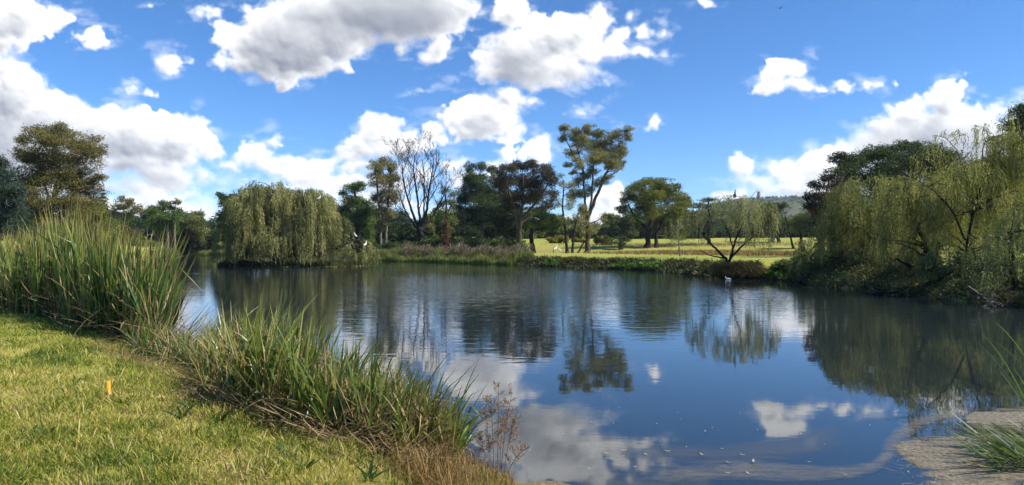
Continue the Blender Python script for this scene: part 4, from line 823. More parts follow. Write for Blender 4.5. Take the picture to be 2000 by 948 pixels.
def reeds_far():
    rg = rng_of('farreeds')
    m = MB(); n = 15000; B = bank_pick(725, 1010, n, -.9, 2.6, rg); B[:, 2] = np.maximum(B[:, 2], -.05)
    m.blades(B, np.clip(.82+.5*perlin2(B[:, 0]/2.5, B[:, 1]/2.5, 30), .35, 1.4)*rg.uniform(.6, 1.5, n), rg.uniform(.03, .07, n), rg.uniform(0, 6.28, n), rg.uniform(0, .25, n), rg.uniform(.1, .9, n), np.clip(.4+.3*perlin2(B[:, 0]/3, B[:, 1]/3, 3)+.2*rg.normal(size=n), 0, 1), K=4, rng=rg)
    tag(m.build('reed_bed', M['far_reed']), 'strip of mixed reeds along the far waterline', 'reeds', kind='stuff')
    m = MB(); n = 3600; B = bank_pick(760, 1000, n, .8, 3.2, rg)
    m.blades(B, (hv := np.clip(.82+.5*perlin2(B[:, 0]/2.2, B[:, 1]/2.2, 31), .35, 1.3))*rg.uniform(.7, 1.6, n), rg.uniform(.03, .07, n), rg.uniform(0, 6.28, n), rg.uniform(0, .2, n), rg.uniform(0, .4, n), np.clip(.5+.25*rg.normal(size=n), 0, 1), K=3, rng=rg)
    H = hv*rg.uniform(.9, 1.8, n); m.leaves(B+np.stack([rg.normal(size=n)*.1, rg.normal(size=n)*.1, H-.45], -1), np.stack([.3+rg.normal(size=n)*.25, rg.normal(size=n)*.2, np.ones(n)], -1), .5, .13, np.clip(.5+.25*rg.normal(size=n), 0, 1), rg)
    tag(m.build('plumed_reeds', M['plume']), 'pinkish plumed dry reeds behind the far waterline reeds', 'reeds', kind='stuff')
    # rank growth over the cut face of the bank
    m = MB(); n = 26000; B = bank_pick(985, 1560, n, -.45, 1.5, rg); B[:, 2] = np.maximum(B[:, 2], 0)+rg.uniform(0, .3, n)*rg.random(n)
    v = np.clip(.42+.35*perlin2(B[:, 0]/1.6, B[:, 1]/1.6, 8)+.14*rg.normal(size=n), 0, 1)
    m.leaves(B, np.stack([rg.normal(size=n), rg.normal(size=n)-.3, rg.normal(size=n)*.7], -1), rg.uniform(.18, .45, n), rg.uniform(.05, .12, n), v, rg)
    n = 9000; B = bank_pick(985, 1560, n, -.3, 1.6, rg)
    m.blades(B, rg.uniform(.25, .65, n), rg.uniform(.02, .05, n), rg.uniform(0, 6.28, n), rg.uniform(0, .5, n), rg.uniform(.6, 2., n), np.clip(.6+.2*rg.normal(size=n), 0, 1), K=5, rng=rg)
    tag(m.build('bank_scrub', M['bank_scrub']), 'dark tangled scrub hanging over the far bank below the lawn', 'scrub', kind='stuff')
    m = MB(); n = 3600; B = np.concatenate([bank_pick(1195, 1290, 2400, -.4, .5, rg), bank_pick(1060, 1090, 500, -.3, .6, rg), bank_pick(1500, 1550, 700, -.3, 1., rg)]); B[:, 2] = np.maximum(B[:, 2], 0)+rg.uniform(0, .45, len(B))
    m.leaves(B, np.stack([rg.normal(size=n), rg.normal(size=n), rg.normal(size=n)*.5+.3], -1), rg.uniform(.2, .4, n), rg.uniform(.08, .16, n), np.clip(.5+.2*rg.normal(size=n), 0, 1), rg)
    tag(m.build('creeper_patch', M['bank_green']), 'bright green creeping growth on the far bank face', 'ground cover', kind='stuff')
    # left far shore fringe
    m = MB(); n = 9000; t = rg.uniform(0, 1, n); px = 200+t*245; D = np.interp(px, [200, 345, 440], [160, 206, 196])+rg.uniform(-3, 7, n); x = (px-1000)/F*D; B = np.stack([x, D, np.maximum(ground(x, D), 0)], -1)
    m.blades(B, rg.uniform(.8, 2.0, n), rg.uniform(.08, .16, n), rg.uniform(0, 6.28, n), rg.uniform(0, .3, n), rg.uniform(.1, .9, n), np.clip(.45+.3*perlin2(x/4, D/4, 3)+.2*rg.normal(size=n), 0, 1), K=4, rng=rg)
    tag(m.build('waterside_growth', M['far_reed']), 'reedy growth along the left far waterline', 'reeds', kind='stuff')
    # tawny uncut grass on the lawn
    m = MB(); n = 13000; a = rg.normal(size=(n, 2)); c = np.array([(26, 110, 6, 10), (44, 172, 17, 6), (34, 128, 8, 8), (31,92,4,5)])[rg.integers(0, 4, n)]; x = c[:, 0]+a[:, 0]*c[:, 2]; y = c[:, 1]+a[:, 1]*c[:, 3]; k = shore_sd(x, y) > .8; x, y = x[k], y[k]; n = len(x)
    m.blades(np.stack([x, y, ground(x, y)], -1), rg.uniform(.25, .7, n), rg.uniform(.05, .1, n), rg.uniform(0, 6.28, n), rg.uniform(0, .3, n), rg.uniform(0, .8, n), np.clip(.45+.25*rg.normal(size=n), 0, 1), K=3, rng=rg)
    tag(m.build('rough_grass', M['rust_reed']), 'tawny unmown grass on the far lawn near the wattle', 'grass', kind='stuff')
    # islet litter: grass and dead twigs low round the willow
    m = MB(); n = 3500; a = rg.uniform(0, 6.28, n); x = -26+8.6*np.cos(a)*rg.uniform(.75, 1.04, n); y = 85+3.7*np.sin(a)*rg.uniform(.75, 1.04, n)
    m.blades(np.stack([x, y, np.maximum(ground(x, y), 0)], -1), rg.uniform(.3, 1.0, n), rg.uniform(.03, .07, n), rg.uniform(0, 6.28, n), rg.uniform(0, .5, n), rg.uniform(.2, 1.2, n), np.clip(.3+.2*rg.normal(size=n), 0, 1), K=4, rng=rg)
    tag(m.build('islet_grass', M['bank_scrub']), 'dark rank grass round the rim of the willow islet', 'grass', kind='stuff')
    # right bank: shaded undergrowth
    m = MB(); n = 16000; y = rg.uniform(25, 50, n); x0 = np.interp(y, [25, 26.5, 32, 36, 40, 43.4, 48.4, 50], [18.5, 18.9, 18.3, 18.2, 18.1, 17.6, 18.6, 18.6]); x = x0+rg.uniform(-.3, 2.6, n)
    B = np.stack([x, y, np.maximum(ground(x, y), 0)+rg.uniform(0, .35, n)], -1)
    m.leaves(B, rg.normal(size=(n, 3))+np.array([-.4, -.2, .2]), rg.uniform(.12, .32, n), rg.uniform(.03, .07, n), np.clip(.35+.3*perlin2(x, y, 4)+.15*rg.normal(size=n), 0, 1), rg)
    tag(m.build('undergrowth', M['bank_scrub']), 'dark undergrowth along the foot of the right bank', 'undergrowth', kind='stuff')
def left_fringe():
    rg = rng_of('fringe'); i0, i1 = near_idx(-4.3, 11.4), near_idx(-77, 165); L = shore_line(i0, i1, .05); m_ = L[len(L)//2]
    if poly_sd(np.array([m_[0]+m_[2]]), np.array([m_[1]+m_[3]]), POND)[0] < 0: L[:, 2:] *= -1
    n = 9000; wt = L[:, 1]**-.7; i = rg.choice(len(L), n, p=wt/wt.sum()); o = rg.uniform(-.25, 1.0, n); x = L[i, 0]+L[i, 2]*o; y = L[i, 1]+L[i, 3]*o; B = np.stack([x, y, np.maximum(ground(x, y), -.03)], -1)
    kp = y > 24; x, y, B = x[kp], y[kp], B[kp]; n = len(x)
    m = MB(); sc_ = np.clip(1+.6*perlin2(x/1.5, y/1.5, 71), .4, 1.5)*np.clip(.42+(y-17)/60, .42, 1.1); m.blades(B, sc_*rg.uniform(.5, 1.5, n), rg.uniform(.016, .034, n)*np.clip(y/24, 1, 3), rg.normal(size=n)*1.1, np.abs(rg.normal(size=n))*.22, np.abs(rg.normal(size=n))*.5, np.clip(.33+.25*rg.normal(size=n), 0, 1), K=7, rng=rg)
    tag(m.build('shore_reeds', M['reed']), 'thin dark reeds fringing the left shoreline beyond the tall stand', 'reeds', kind='stuff')
left_fringe()
reeds_far()
def root_tussock():
    D = 50.6; x0, y0 = (1432-1000)/F*D, D; rg = rng_of('tussock'); root = empty('dry_tussock', (x0, y0, 0), 'dark tussock of dry hanging sedge at the foot of the leaning willow', 'sedge'); m = MB(); n = 4200
    a = rg.uniform(0, 6.28, n); r = rg.uniform(0, 1, n)**.6; x = x0+.4+1.7*np.cos(a)*r; y = y0+1.0*np.sin(a)*r; z = .1+.75*(1-r*r)*(1+.5*perlin2(x/.5, y/.5, 61))
    m.blades(np.stack([x, y, z], -1), rg.uniform(.4, 1.0, n), rg.uniform(.015, .035, n), a, rg.uniform(.1, .7, n), rg.uniform(1.2, 2.3, n), np.clip(.22+.2*rg.normal(size=n), 0, 1), K=6, rng=rg)
    m.build('sedge_blades', M['grey_herb'], root, (x0, y0, 0))
    m = MB()
    for k in range(26):
        a = rg.uniform(0, 6.28); p = np.array([x0+.3+rg.normal()*.5, y0+rg.normal()*.3, .8]); e = p+np.array([math.cos(a)*rg.uniform(.6, 1.6), math.sin(a)*.8, -rg.uniform(.75, .95)])
        m.tube(np.array([p, (p+e)/2+[0, 0, .25], e]), [.045, .035, .02], 5)
    m.build('roots', M['bark'], root, (x0, y0, 0))
root_tussock()

# ---- FALLEN BRANCHES ------------------------------------------------------------
def branch(label, pts, D, r, twigs, seed, bark='bark', name='fallen_branch'):
    rg = rng_of(seed); q = np.array([at(x, y, D) for x, y in pts]); q[:, 1] += rg.normal(size=len(q))*.3
    t = np.linspace(0, len(q)-1, 5*(len(q)-1)+1); qq = np.stack([np.interp(t, np.arange(len(q)), q[:, i]) for i in range(3)], -1); qq[1:-1] += rg.normal(size=(len(t)-2, 3))*r*.5
    B = qq[0]; root = empty(name, B, label, 'branch'); m = MB(); m.tube(qq, np.linspace(r, r*.25, len(qq)), 7); m.build('limb', M[bark], root, B, smooth=True); m = MB()
    for k in range(twigs):
        p = qq[rg.integers(1, len(qq))]; d = nrm(np.array([rg.normal(), rg.normal()*.6, rg.normal()*.6+.25])); L = rg.uniform(.4, 1.4); e = p+d*L
        mid = (p+e)/2+rg.normal(size=3)*.1*L; m.tube(np.array([p, mid, e]), [r*.35, r*.22, .008], 5, cap=False)
        for s in range(2):
            g = mid+nrm(rg.normal(size=3))*L*.45; m.tube(np.array([mid, g]), [r*.2, .006], 4, cap=False)
    m.build('twigs', M[bark], root, B)
branch('bare dark branch fallen into the water below the middle of the right bank', [(1700,578),(1745,570),(1790,585),(1840,600),(1865,608)], 33.5, .07, 26, 'b1')
branch('second dark branch arching along the water under the olive willow', [(1720,562),(1760,586),(1810,578),(1850,592)], 35, .06, 20, 'b2')
branch('tangle of grey twigs over the water under the darkest willow', [(1890,560),(1920,585),(1960,600),(1995,612)], 27, .05, 26, 'b3', 'bark_grey')
branch('low dark log at the left end of the right bank, just above the water', [(1552,550),(1580,556),(1615,558),(1650,556)], 43.5, .09, 6, 'b4')
branch('dead limb lying under the left skirt of the island willow', [(440,517),(470,511),(505,513),(540,520),(575,522)], 81, .14, 10, 'b5')
branch('bare limb reaching right from the island willow over the water', [(610,500),(640,488),(665,482),(690,470)], 81, .12, 12, 'b6')

# ---- REED STANDS NEAR THE VIEWER -----------------------------------------------------
def pick_base(px0, px1, front, depth, n, rg):
    px = rg.uniform(px0, px1, n); fr = np.array(front, float); d0 = np.interp(px, fr[:, 0], fr[:, 1]); d = d0+np.interp(px, *np.array(depth, float).T)*rg.uniform(0, 1, n)**1.1
    x = (px-1000)/F*d; return px, d, np.stack([x, d, np.maximum(ground(x, d), -.05)], -1)
def tufted(B, rg, per, r):
    """gather bases into plants of a few blades each, returning the lean direction away from the plant's heart"""
    N = len(B); heart = rg.integers(0, max(1, N//per), N); o = rg.normal(size=(N, 2))*r
    B = B[heart].copy(); B[:, 0] += o[:, 0]; B[:, 1] += o[:, 1]
    return heart, B, np.arctan2(o[:, 1], o[:, 0])
def big_reeds():
    rg = rng_of('bigreeds'); front = [(-300,22.5),(-80,19.5),(0,18.6),(60,17.6),(150,15.4),(220,13.9),(290,12.9),(350,12.4)]; depth = [(-80,9),(100,7),(220,5),(350,2.6)]
    top = np.array([(-300,462),(-80,452),(0,452),(50,452),(85,432),(105,412),(128,404),(150,414),(185,432),(225,446),(270,455),(296,464),(318,482),(340,530),(365,590)], float)
    B0 = np.array([-9., 15.5, .5]); root = empty('reed_stand', B0, 'tall bulrush stand with straw-coloured tips at the left of the lawn', 'reeds')
    m = MB(); N = 5600; px, d, B = pick_base(-300, 318, front, depth, N, rg); hk, B, az0 = tufted(B, rg, 9, .05); px = px[hk]; d = d[hk]; hv = rg.uniform(.60, 1.08, N)[hk]
    zt = EYE-(np.interp(px, top[:, 0], top[:, 1])-HOR)/F*d; H = np.clip(zt-B[:, 2], .5, 3.2)*(1-.5*rg.random(N)**1.9)*1.06*hv
    edge = np.clip((px-245)/70, 0, 1); az = np.where(rg.random(N) < .15+.6*edge, rg.normal(size=N)*.5, az0); lean = np.abs(rg.normal(size=N))*.07+edge*rg.uniform(0, .24, N)
    bend = np.abs(rg.normal(size=N))*.17+edge*.22*rg.random(N)
    cl = perlin2(B[:, 0]/.8, B[:, 1]/.8, 12); var = np.clip(.40+.25*cl+.22*rg.normal(size=N//4+1)[hk % (N//4+1)]+.13*rg.normal(size=N)+.3*np.clip((60-px)/100, 0, 1), 0, 1)
    kink = (rg.uniform(.55, .9, N), np.where(rg.random(N) < .16, rg.uniform(.6, 2.0, N), 0))
    m.blades(B, H, rg.uniform(.024, .052, N), az, lean, bend, var, K=8, rng=rg, kink=kink); m.build('green_blades', M['reed'], root, B0)
    m = MB(); N = 1500; px, d, B = pick_base(-200, 318, front, depth, N, rg); d2 = rg.random(N) < .5
    zt = EYE-(np.interp(px, top[:, 0], top[:, 1])-HOR)/F*d; H = np.clip(zt-B[:, 2], .5, 3)*rg.uniform(.3, .98, N)
    m.blades(B, H, rg.uniform(.012, .024, N), rg.uniform(0, 6.28, N), np.abs(rg.normal(size=N))*.16, np.abs(rg.normal(size=N))*.6, np.clip(.45+.25*rg.normal(size=N), 0, 1), K=8, rng=rg, kink=(rg.uniform(.25, .8, N), np.where(rg.random(N) < .25, rg.uniform(.6, 2.2, N), 0)))
    # broken stalks lying at the foot
    N = 700; px, d, B = pick_base(-80, 400, [(x, y-.5) for x, y in front], [(0, 3.), (400, 1.6)], N, rg); B[:, 2] += rg.uniform(.02, .5, N)
    m.blades(B, rg.uniform(.3, 1.2, N), rg.uniform(.012, .026, N), rg.uniform(0, 6.28, N), rg.uniform(.9, 1.75, N), rg.normal(size=N)*.4, np.clip(.35+.25*rg.normal(size=N), 0, 1), K=5, rng=rg)
    m.build('dry_stalks', M['dry_reed'], root, B0)
    m = MB(); N = 5200; px, d, B = pick_base(-260, 318, [(x, y+.35) for x, y in front], depth, N, rg)
    m.blades(B, rg.uniform(.4, 1.25, N), rg.uniform(.018, .04, N), rg.uniform(0, 6.28, N), np.abs(rg.normal(size=N))*.25, np.abs(rg.normal(size=N))*.5, np.clip(.25+.22*rg.normal(size=N), 0, 1), K=5, rng=rg, kink=(rg.uniform(.3, .9, N), np.where(rg.random(N) < .5, rg.uniform(.5, 2.2, N), 0)))
    m.build('dead_thatch_shade', M['thatch_shade'], root, B0)  # dark dead blades low in the stand, their colour standing in for shade
    for k in range(46):
        m = MB()
        px, d, B = pick_base(60, 330, front, depth, 1, rg); zt = EYE-(np.interp(px[0], top[:, 0], top[:, 1])-HOR)/F*d[0]; z = zt*rg.uniform(.78, .98); b = B[0]
        x, y = b[0]+rg.normal()*.1, b[1]+rg.normal()*.1
        m.tube(np.array([(b[0], b[1], b[2]), (x, y, z-.28)]), [.006, .005], 5); m.tube(np.array([(x, y, z-.28), (x, y, z-.26), (x+.01, y, z-.06), (x+.01, y, z-.04), (x+.012, y, z+.06)]), [.005, .013, .013, .004, .002], 6)
        m.build('seed_head', M['dead_brown'], root, B0)
big_reeds()
def low_reeds():
    rg = rng_of('lowreeds'); front = [(395,8.4),(440,7.8),(520,7.1),(620,6.6),(700,6.35),(780,6.3),(880,6.4)]; depth = [(395,3.4),(520,3.4),(620,2.8),(700,2.4),(800,1.9),(880,1.4)]
    top = np.array([(395,640),(425,606),(460,588),(500,572),(545,574),(580,592),(610,622),(650,650),(700,672),(750,690),(800,705),(850,725),(890,760)], float)
    B0 = np.array([-2.6, 8.5, .4]); root = empty('reed_stand', B0, 'knee-high green bulrush clump leaning over the water at the middle of the near shore', 'reeds')
    m = MB(); N = 2700; px, d, B = pick_base(395, 885, front, depth, N, rg); B[:, :2] += 0; hk, B, az0 = tufted(B, rg, 8, .035); px = px[hk]; d = d[hk]
    zt = EYE-(np.interp(px, top[:, 0], top[:, 1])-HOR)/F*d; H = np.clip((zt-B[:, 2])*1.12, .25, 1.6)*(1-.65*rg.random(N)**1.2)*rg.uniform(.62, 1.1, N)[hk]*np.interp(px, [640, 900], [1, .85])
    az = np.where(rg.random(N) < .4, rg.normal(size=N)*.7+.3, az0); lean = np.abs(rg.normal(size=N))*.25; bend = np.abs(rg.normal(size=N))*.42
    cl = perlin2(B[:, 0]/.5, B[:, 1]/.5, 13); var = np.clip(.54+.25*cl+.27*rg.normal(size=N)+.15*np.clip((520-px)/120, 0, 1), 0, 1)
    m.blades(B, H, rg.uniform(.017, .036, N), az, lean, bend, var, K=8, rng=rg, kink=(rg.uniform(.4, .85, N), np.where(rg.random(N) < .38, rg.uniform(.5, 2.1, N), 0)))
    # long blades reaching right over the water
    N = 70; px, d, B = pick_base(760, 875, front, depth, N, rg); m.blades(B, rg.uniform(.5, 1.05, N), rg.uniform(.012, .02, N), rg.normal(size=N)*.45+.2, rg.uniform(.2, .9, N), rg.uniform(.1, .8, N), np.clip(.3+.15*rg.normal(size=N), 0, 1), K=8, rng=rg)
    m.build('green_blades', M['reed_low'], root, B0)
    m = MB(); N = 2600; px, d, B = pick_base(390, 880, front, depth, N, rg); zt = EYE-(np.interp(px, top[:, 0], top[:, 1])-HOR)/F*d; H = np.clip(zt-B[:, 2], .3, 1.5)*rg.uniform(.3, 1.0, N)
    m.blades(B, H, rg.uniform(.008, .017, N), rg.uniform(0, 6.28, N), np.abs(rg.normal(size=N))*.3, np.abs(rg.normal(size=N))*.7, np.clip(.5+.25*rg.normal(size=N), 0, 1), K=7, rng=rg, kink=(rg.uniform(.2, .8, N), np.where(rg.random(N) < .5, rg.uniform(.6, 2.2, N), 0)))
    N = 1300; px, d, B = pick_base(390, 880, [(x, y-.35) for x, y in front], [(390, 1.1), (880, .9)], N, rg); B[:, 2] += rg.uniform(.01, .14, N)
    m.blades(B, rg.uniform(.15, .6, N), rg.uniform(.008, .020, N), rg.uniform(0, 6.28, N), rg.uniform(1., 1.7, N), rg.normal(size=N)*.3, np.clip(.4+.28*rg.normal(size=N), 0, 1), K=5, rng=rg)
    m.build('dry_stalks', M['dry_reed'], root, B0)
low_reeds()
def gap_reeds():
    rg = rng_of('gapreeds'); front = [(255,11.8),(330,10.8),(420,9.6)]; B0 = np.array([-6., 11.5, .4]); root = empty('reed_stand', B0, 'thin trampled reeds between the tall stand and the knee-high clump', 'reeds')
    top = np.array([(255,612),(300,625),(350,640),(380,640),(425,632)], float)
    m = MB(); N = 900; px, d, B = pick_base(255, 425, front, [(255, 2.2), (425, 2.2)], N, rg); zt = EYE-(np.interp(px, top[:, 0], top[:, 1])-HOR)/F*d; H = np.clip(zt-B[:, 2], .3, 1.4)*rg.uniform(.35, 1.1, N)
    az = np.where(rg.random(N) < .5, rg.normal(size=N)*.5, rg.uniform(0, 6.28, N)); m.blades(B, H, rg.uniform(.010, .02, N), az, np.abs(rg.normal(size=N))*.35, np.abs(rg.normal(size=N))*.6, np.clip(.45+.25*rg.normal(size=N), 0, 1), K=7, rng=rg)
    m.build('green_blades', M['reed'], root, B0)
    m = MB(); N = 420; px, d, B = pick_base(255, 430, [(x, y-.3) for x, y in front], [(255, 2.), (430, 2.)], N, rg); B[:, 2] += rg.uniform(0, .2, N)
    m.blades(B, rg.uniform(.25, .7, N), rg.uniform(.011, .022, N), rg.uniform(0, 6.28, N), rg.uniform(.4, 1.6, N), rg.uniform(0, .8, N), np.clip(.5+.28*rg.normal(size=N), 0, 1), K=6, rng=rg); m.build('dry_stalks', M['dry_reed'], root, B0)
    # blades that fan out low and dark across the water
    m = MB(); N = 170; x = rg.uniform(-6.6, -5.0, N); y = rg.uniform(12.2, 14.2, N); m.blades(np.stack([x, y, np.full(N, .05)], -1), rg.uniform(.8, 1.7, N), rg.uniform(.012, .02, N), rg.normal(size=N)*.4, rg.uniform(.3, 1.1, N), rg.uniform(.1, .6, N), np.clip(.2+.15*rg.normal(size=N), 0, 1), K=8, rng=rg); m.build('leaning_blades', M['reed'], root, B0)
gap_reeds()
def herb_bank():
    rg = rng_of('herb'); B0 = np.array([-1.3, 6.9, .4]); root = empty('waterside_herb', B0, 'grey-brown twiggy herb thicket at the right end of the reed clump', 'herb'); m = MB(); mb = MB()
    for k in range(230):
        px = rg.uniform(700, 895); d = rg.uniform(6.35, 7.7); x = (px-1000)/F*d; z = gz(x, d); H = rg.uniform(.25, .62)*np.interp(px, [700, 780, 860, 895], [.7, 1.05, 1.0, .6])
        e = np.array([x+rg.normal()*.12, d+rg.normal()*.12, z+H]); p = np.array([x, d, max(z, 0)-.02]); mid = (p+e)/2+rg.normal(size=3)*.03; mb.tube(np.array([p, mid, e]), [.004, .0032, .0018], 4, cap=False)
        n = 34; t = rg.uniform(.25, 1, n)[:, None]; P = np.where(t < .5, p+(mid-p)*t*2, mid+(e-mid)*(t*2-1)); m.leaves(P, rg.normal(size=(n, 3))+np.array([0, 0, .5]), rg.uniform(.02, .05, n), rg.uniform(.007, .013, n), np.clip(.45+.12*rg.normal()+.15*rg.normal(size=n), 0, 1), rg)
    m.build('leaves', M['grey_herb'], root, B0); mb.build('stems', M['weed_stem'], root, B0)
herb_bank()
def dry_tip():
    rg = rng_of('drytip'); B0 = np.array([-.75, 6.35, .3]); root = empty('dry_grass_tuft', B0, 'rusty dry grass tuft at the tip of the bank beside the water', 'grass tuft'); m = MB(); N = 3300
    px = np.concatenate([rg.normal(870, 26, N//4), rg.uniform(770, 1005, N-N//4)]); d = np.interp(px, [640, 800, 1005], [6.3, 5.6, 5.0])+rg.uniform(0, 1, N)*np.interp(px, [640, 800, 1005], [.5, 1.5, 1.6]); x = (px-1000)/F*d; g_ = ground(x, d); k = g_ > -.05; x, d, g_ = x[k], d[k], g_[k]; N = len(x)
    m.blades(np.stack([x, d, g_], -1), rg.uniform(.08, .42, N)*np.interp(px[k], [640, 800, 870, 940, 1005], [.5, .8, 1., .7, .4]), rg.uniform(.003, .008, N), rg.uniform(0, 6.28, N), np.abs(rg.normal(size=N))*.3, np.abs(rg.normal(size=N))*.9, np.clip(.5+.25*rg.normal(size=N), 0, 1), K=6, rng=rg); m.build('dry_blades', M['rust_reed'], root, B0)
dry_tip()
def corner_reeds():
    rg = rng_of('corner'); B0 = np.array([5.3, 7.4, 0]); root = empty('reed_stand', B0, 'short dark-green reed tuft lying over the scum at the lower right corner', 'reeds'); m = MB(); N = 300
    px = rg.uniform(1945, 2110, N); d = rg.uniform(7.0, 8.1, N); x = (px-1000)/F*d; B = np.stack([x, d, np.full(N, .01)], -1)
    m.blades(B, rg.uniform(.25, .7, N), rg.uniform(.012, .026, N), np.pi+rg.normal(size=N)*.45, rg.uniform(.85, 1.5, N), rg.uniform(-.1, .25, N), np.clip(.3+.25*rg.normal(size=N), 0, 1), K=7, rng=rg)
    for x0, y0, D, H, az, ln_ in ((1998,780,7.6,.75,2.9,.5),(2010,800,7.7,.9,2.7,.35),(2004,700,8.2,.5,2.6,.5),(2015,730,8.,.6,2.9,.7)):
        p = at(x0, y0, D); m.blades(np.array([p]), np.array([H]), np.array([.016]), np.array([az]), np.array([ln_]), np.array([.3]), np.array([.45]), K=8, rng=rg)
    for k in range(5):
        d = rg.uniform(7.3, 9.2); x = .714*d+rg.uniform(.05, .5); m.blades(np.array([(x, d, 0.)]), np.array([rg.uniform(.6, 1.25)]), np.array([rg.uniform(.012, .02)]), np.array([rg.normal()*.5+2.9]), np.array([rg.uniform(.05, .5)]), np.array([rg.uniform(.1, .6)]), np.array([rg.uniform(.1, .6)]), K=8, rng=rg)
    m.build('green_blades', M['reed_low'], root, B0)
    m = MB(); N = 60; px = rg.uniform(1900, 2060, N); d = rg.uniform(6.9, 8.2, N); x = (px-1000)/F*d; m.blades(np.stack([x, d, np.full(N, .012)], -1), rg.uniform(.2, .6, N), rg.uniform(.008, .014, N), rg.uniform(0, 6.28, N), rg.uniform(1.2, 1.55, N), rg.normal(size=N)*.1, np.clip(.4+.2*rg.normal(size=N), 0, 1), K=4, rng=rg); m.build('dry_stalks', M['dry_reed'], root, B0)
corner_reeds()
def dried_weed():
    rg = rng_of('dryweed'); p0 = at(968, 935, 6.75); p0[2] = max(gz(p0[0], p0[1]), 0); root = empty('dried_weed', p0, 'bare brown dried weed with tiny seed heads standing against the water', 'weed'); mb = MB(); m = MB()
    S = 6.75/F
    for bx, tx, ty, r in ((965,958,770,.0035),(972,975,745,.004),(978,1000,765,.0035),(960,945,800,.003),(984,1012,800,.003),(975,985,800,.003),(990,1030,868,.0025),(952,934,850,.0025)):
        b = p0+np.array([(bx-968)*S, rg.normal()*.05, 0]); e = at(tx, ty, 6.75); e[1] += rg.normal()*.10; t = np.linspace(0, 1, 7)[:, None]; mid = (b+e)/2+np.array([(bx-tx)*S*.25, 0, .04]); P = (1-t)**2*b+2*t*(1-t)*mid+t*t*e; mb.tube(P, np.linspace(r, .0014, 7), 5, cap=False)
        for k in range(15):
            i = rg.uniform(2.0, 5.9); j = int(i); q = P[j]+(P[j+1]-P[j])*(i-j); L = rg.uniform(.06, .20)*(1.25-i/8); d = nrm(np.array([rg.normal(), rg.normal()*.8, .9])); g = q+d*L; mb.tube(np.array([q, (q+g)/2+rg.normal(size=3)*.008, g]), [.0016, .0012, .0008], 4, cap=False)
            n = 46; tt = rg.uniform(.2, 1.08, n)[:, None]; m.leaves(q+(g-q)*tt+rg.normal(size=(n, 3))*.008, rg.normal(size=(n, 3))*.6+d, rg.uniform(.010, .020, n), rg.uniform(.0045, .008, n), np.clip(.5+.22*rg.normal(size=n), 0, 1), rg)
    mb.build('stems', M['weed_stem'], root, p0); m.build('seed_heads', M['dry_weed'], root, p0)
dried_weed()

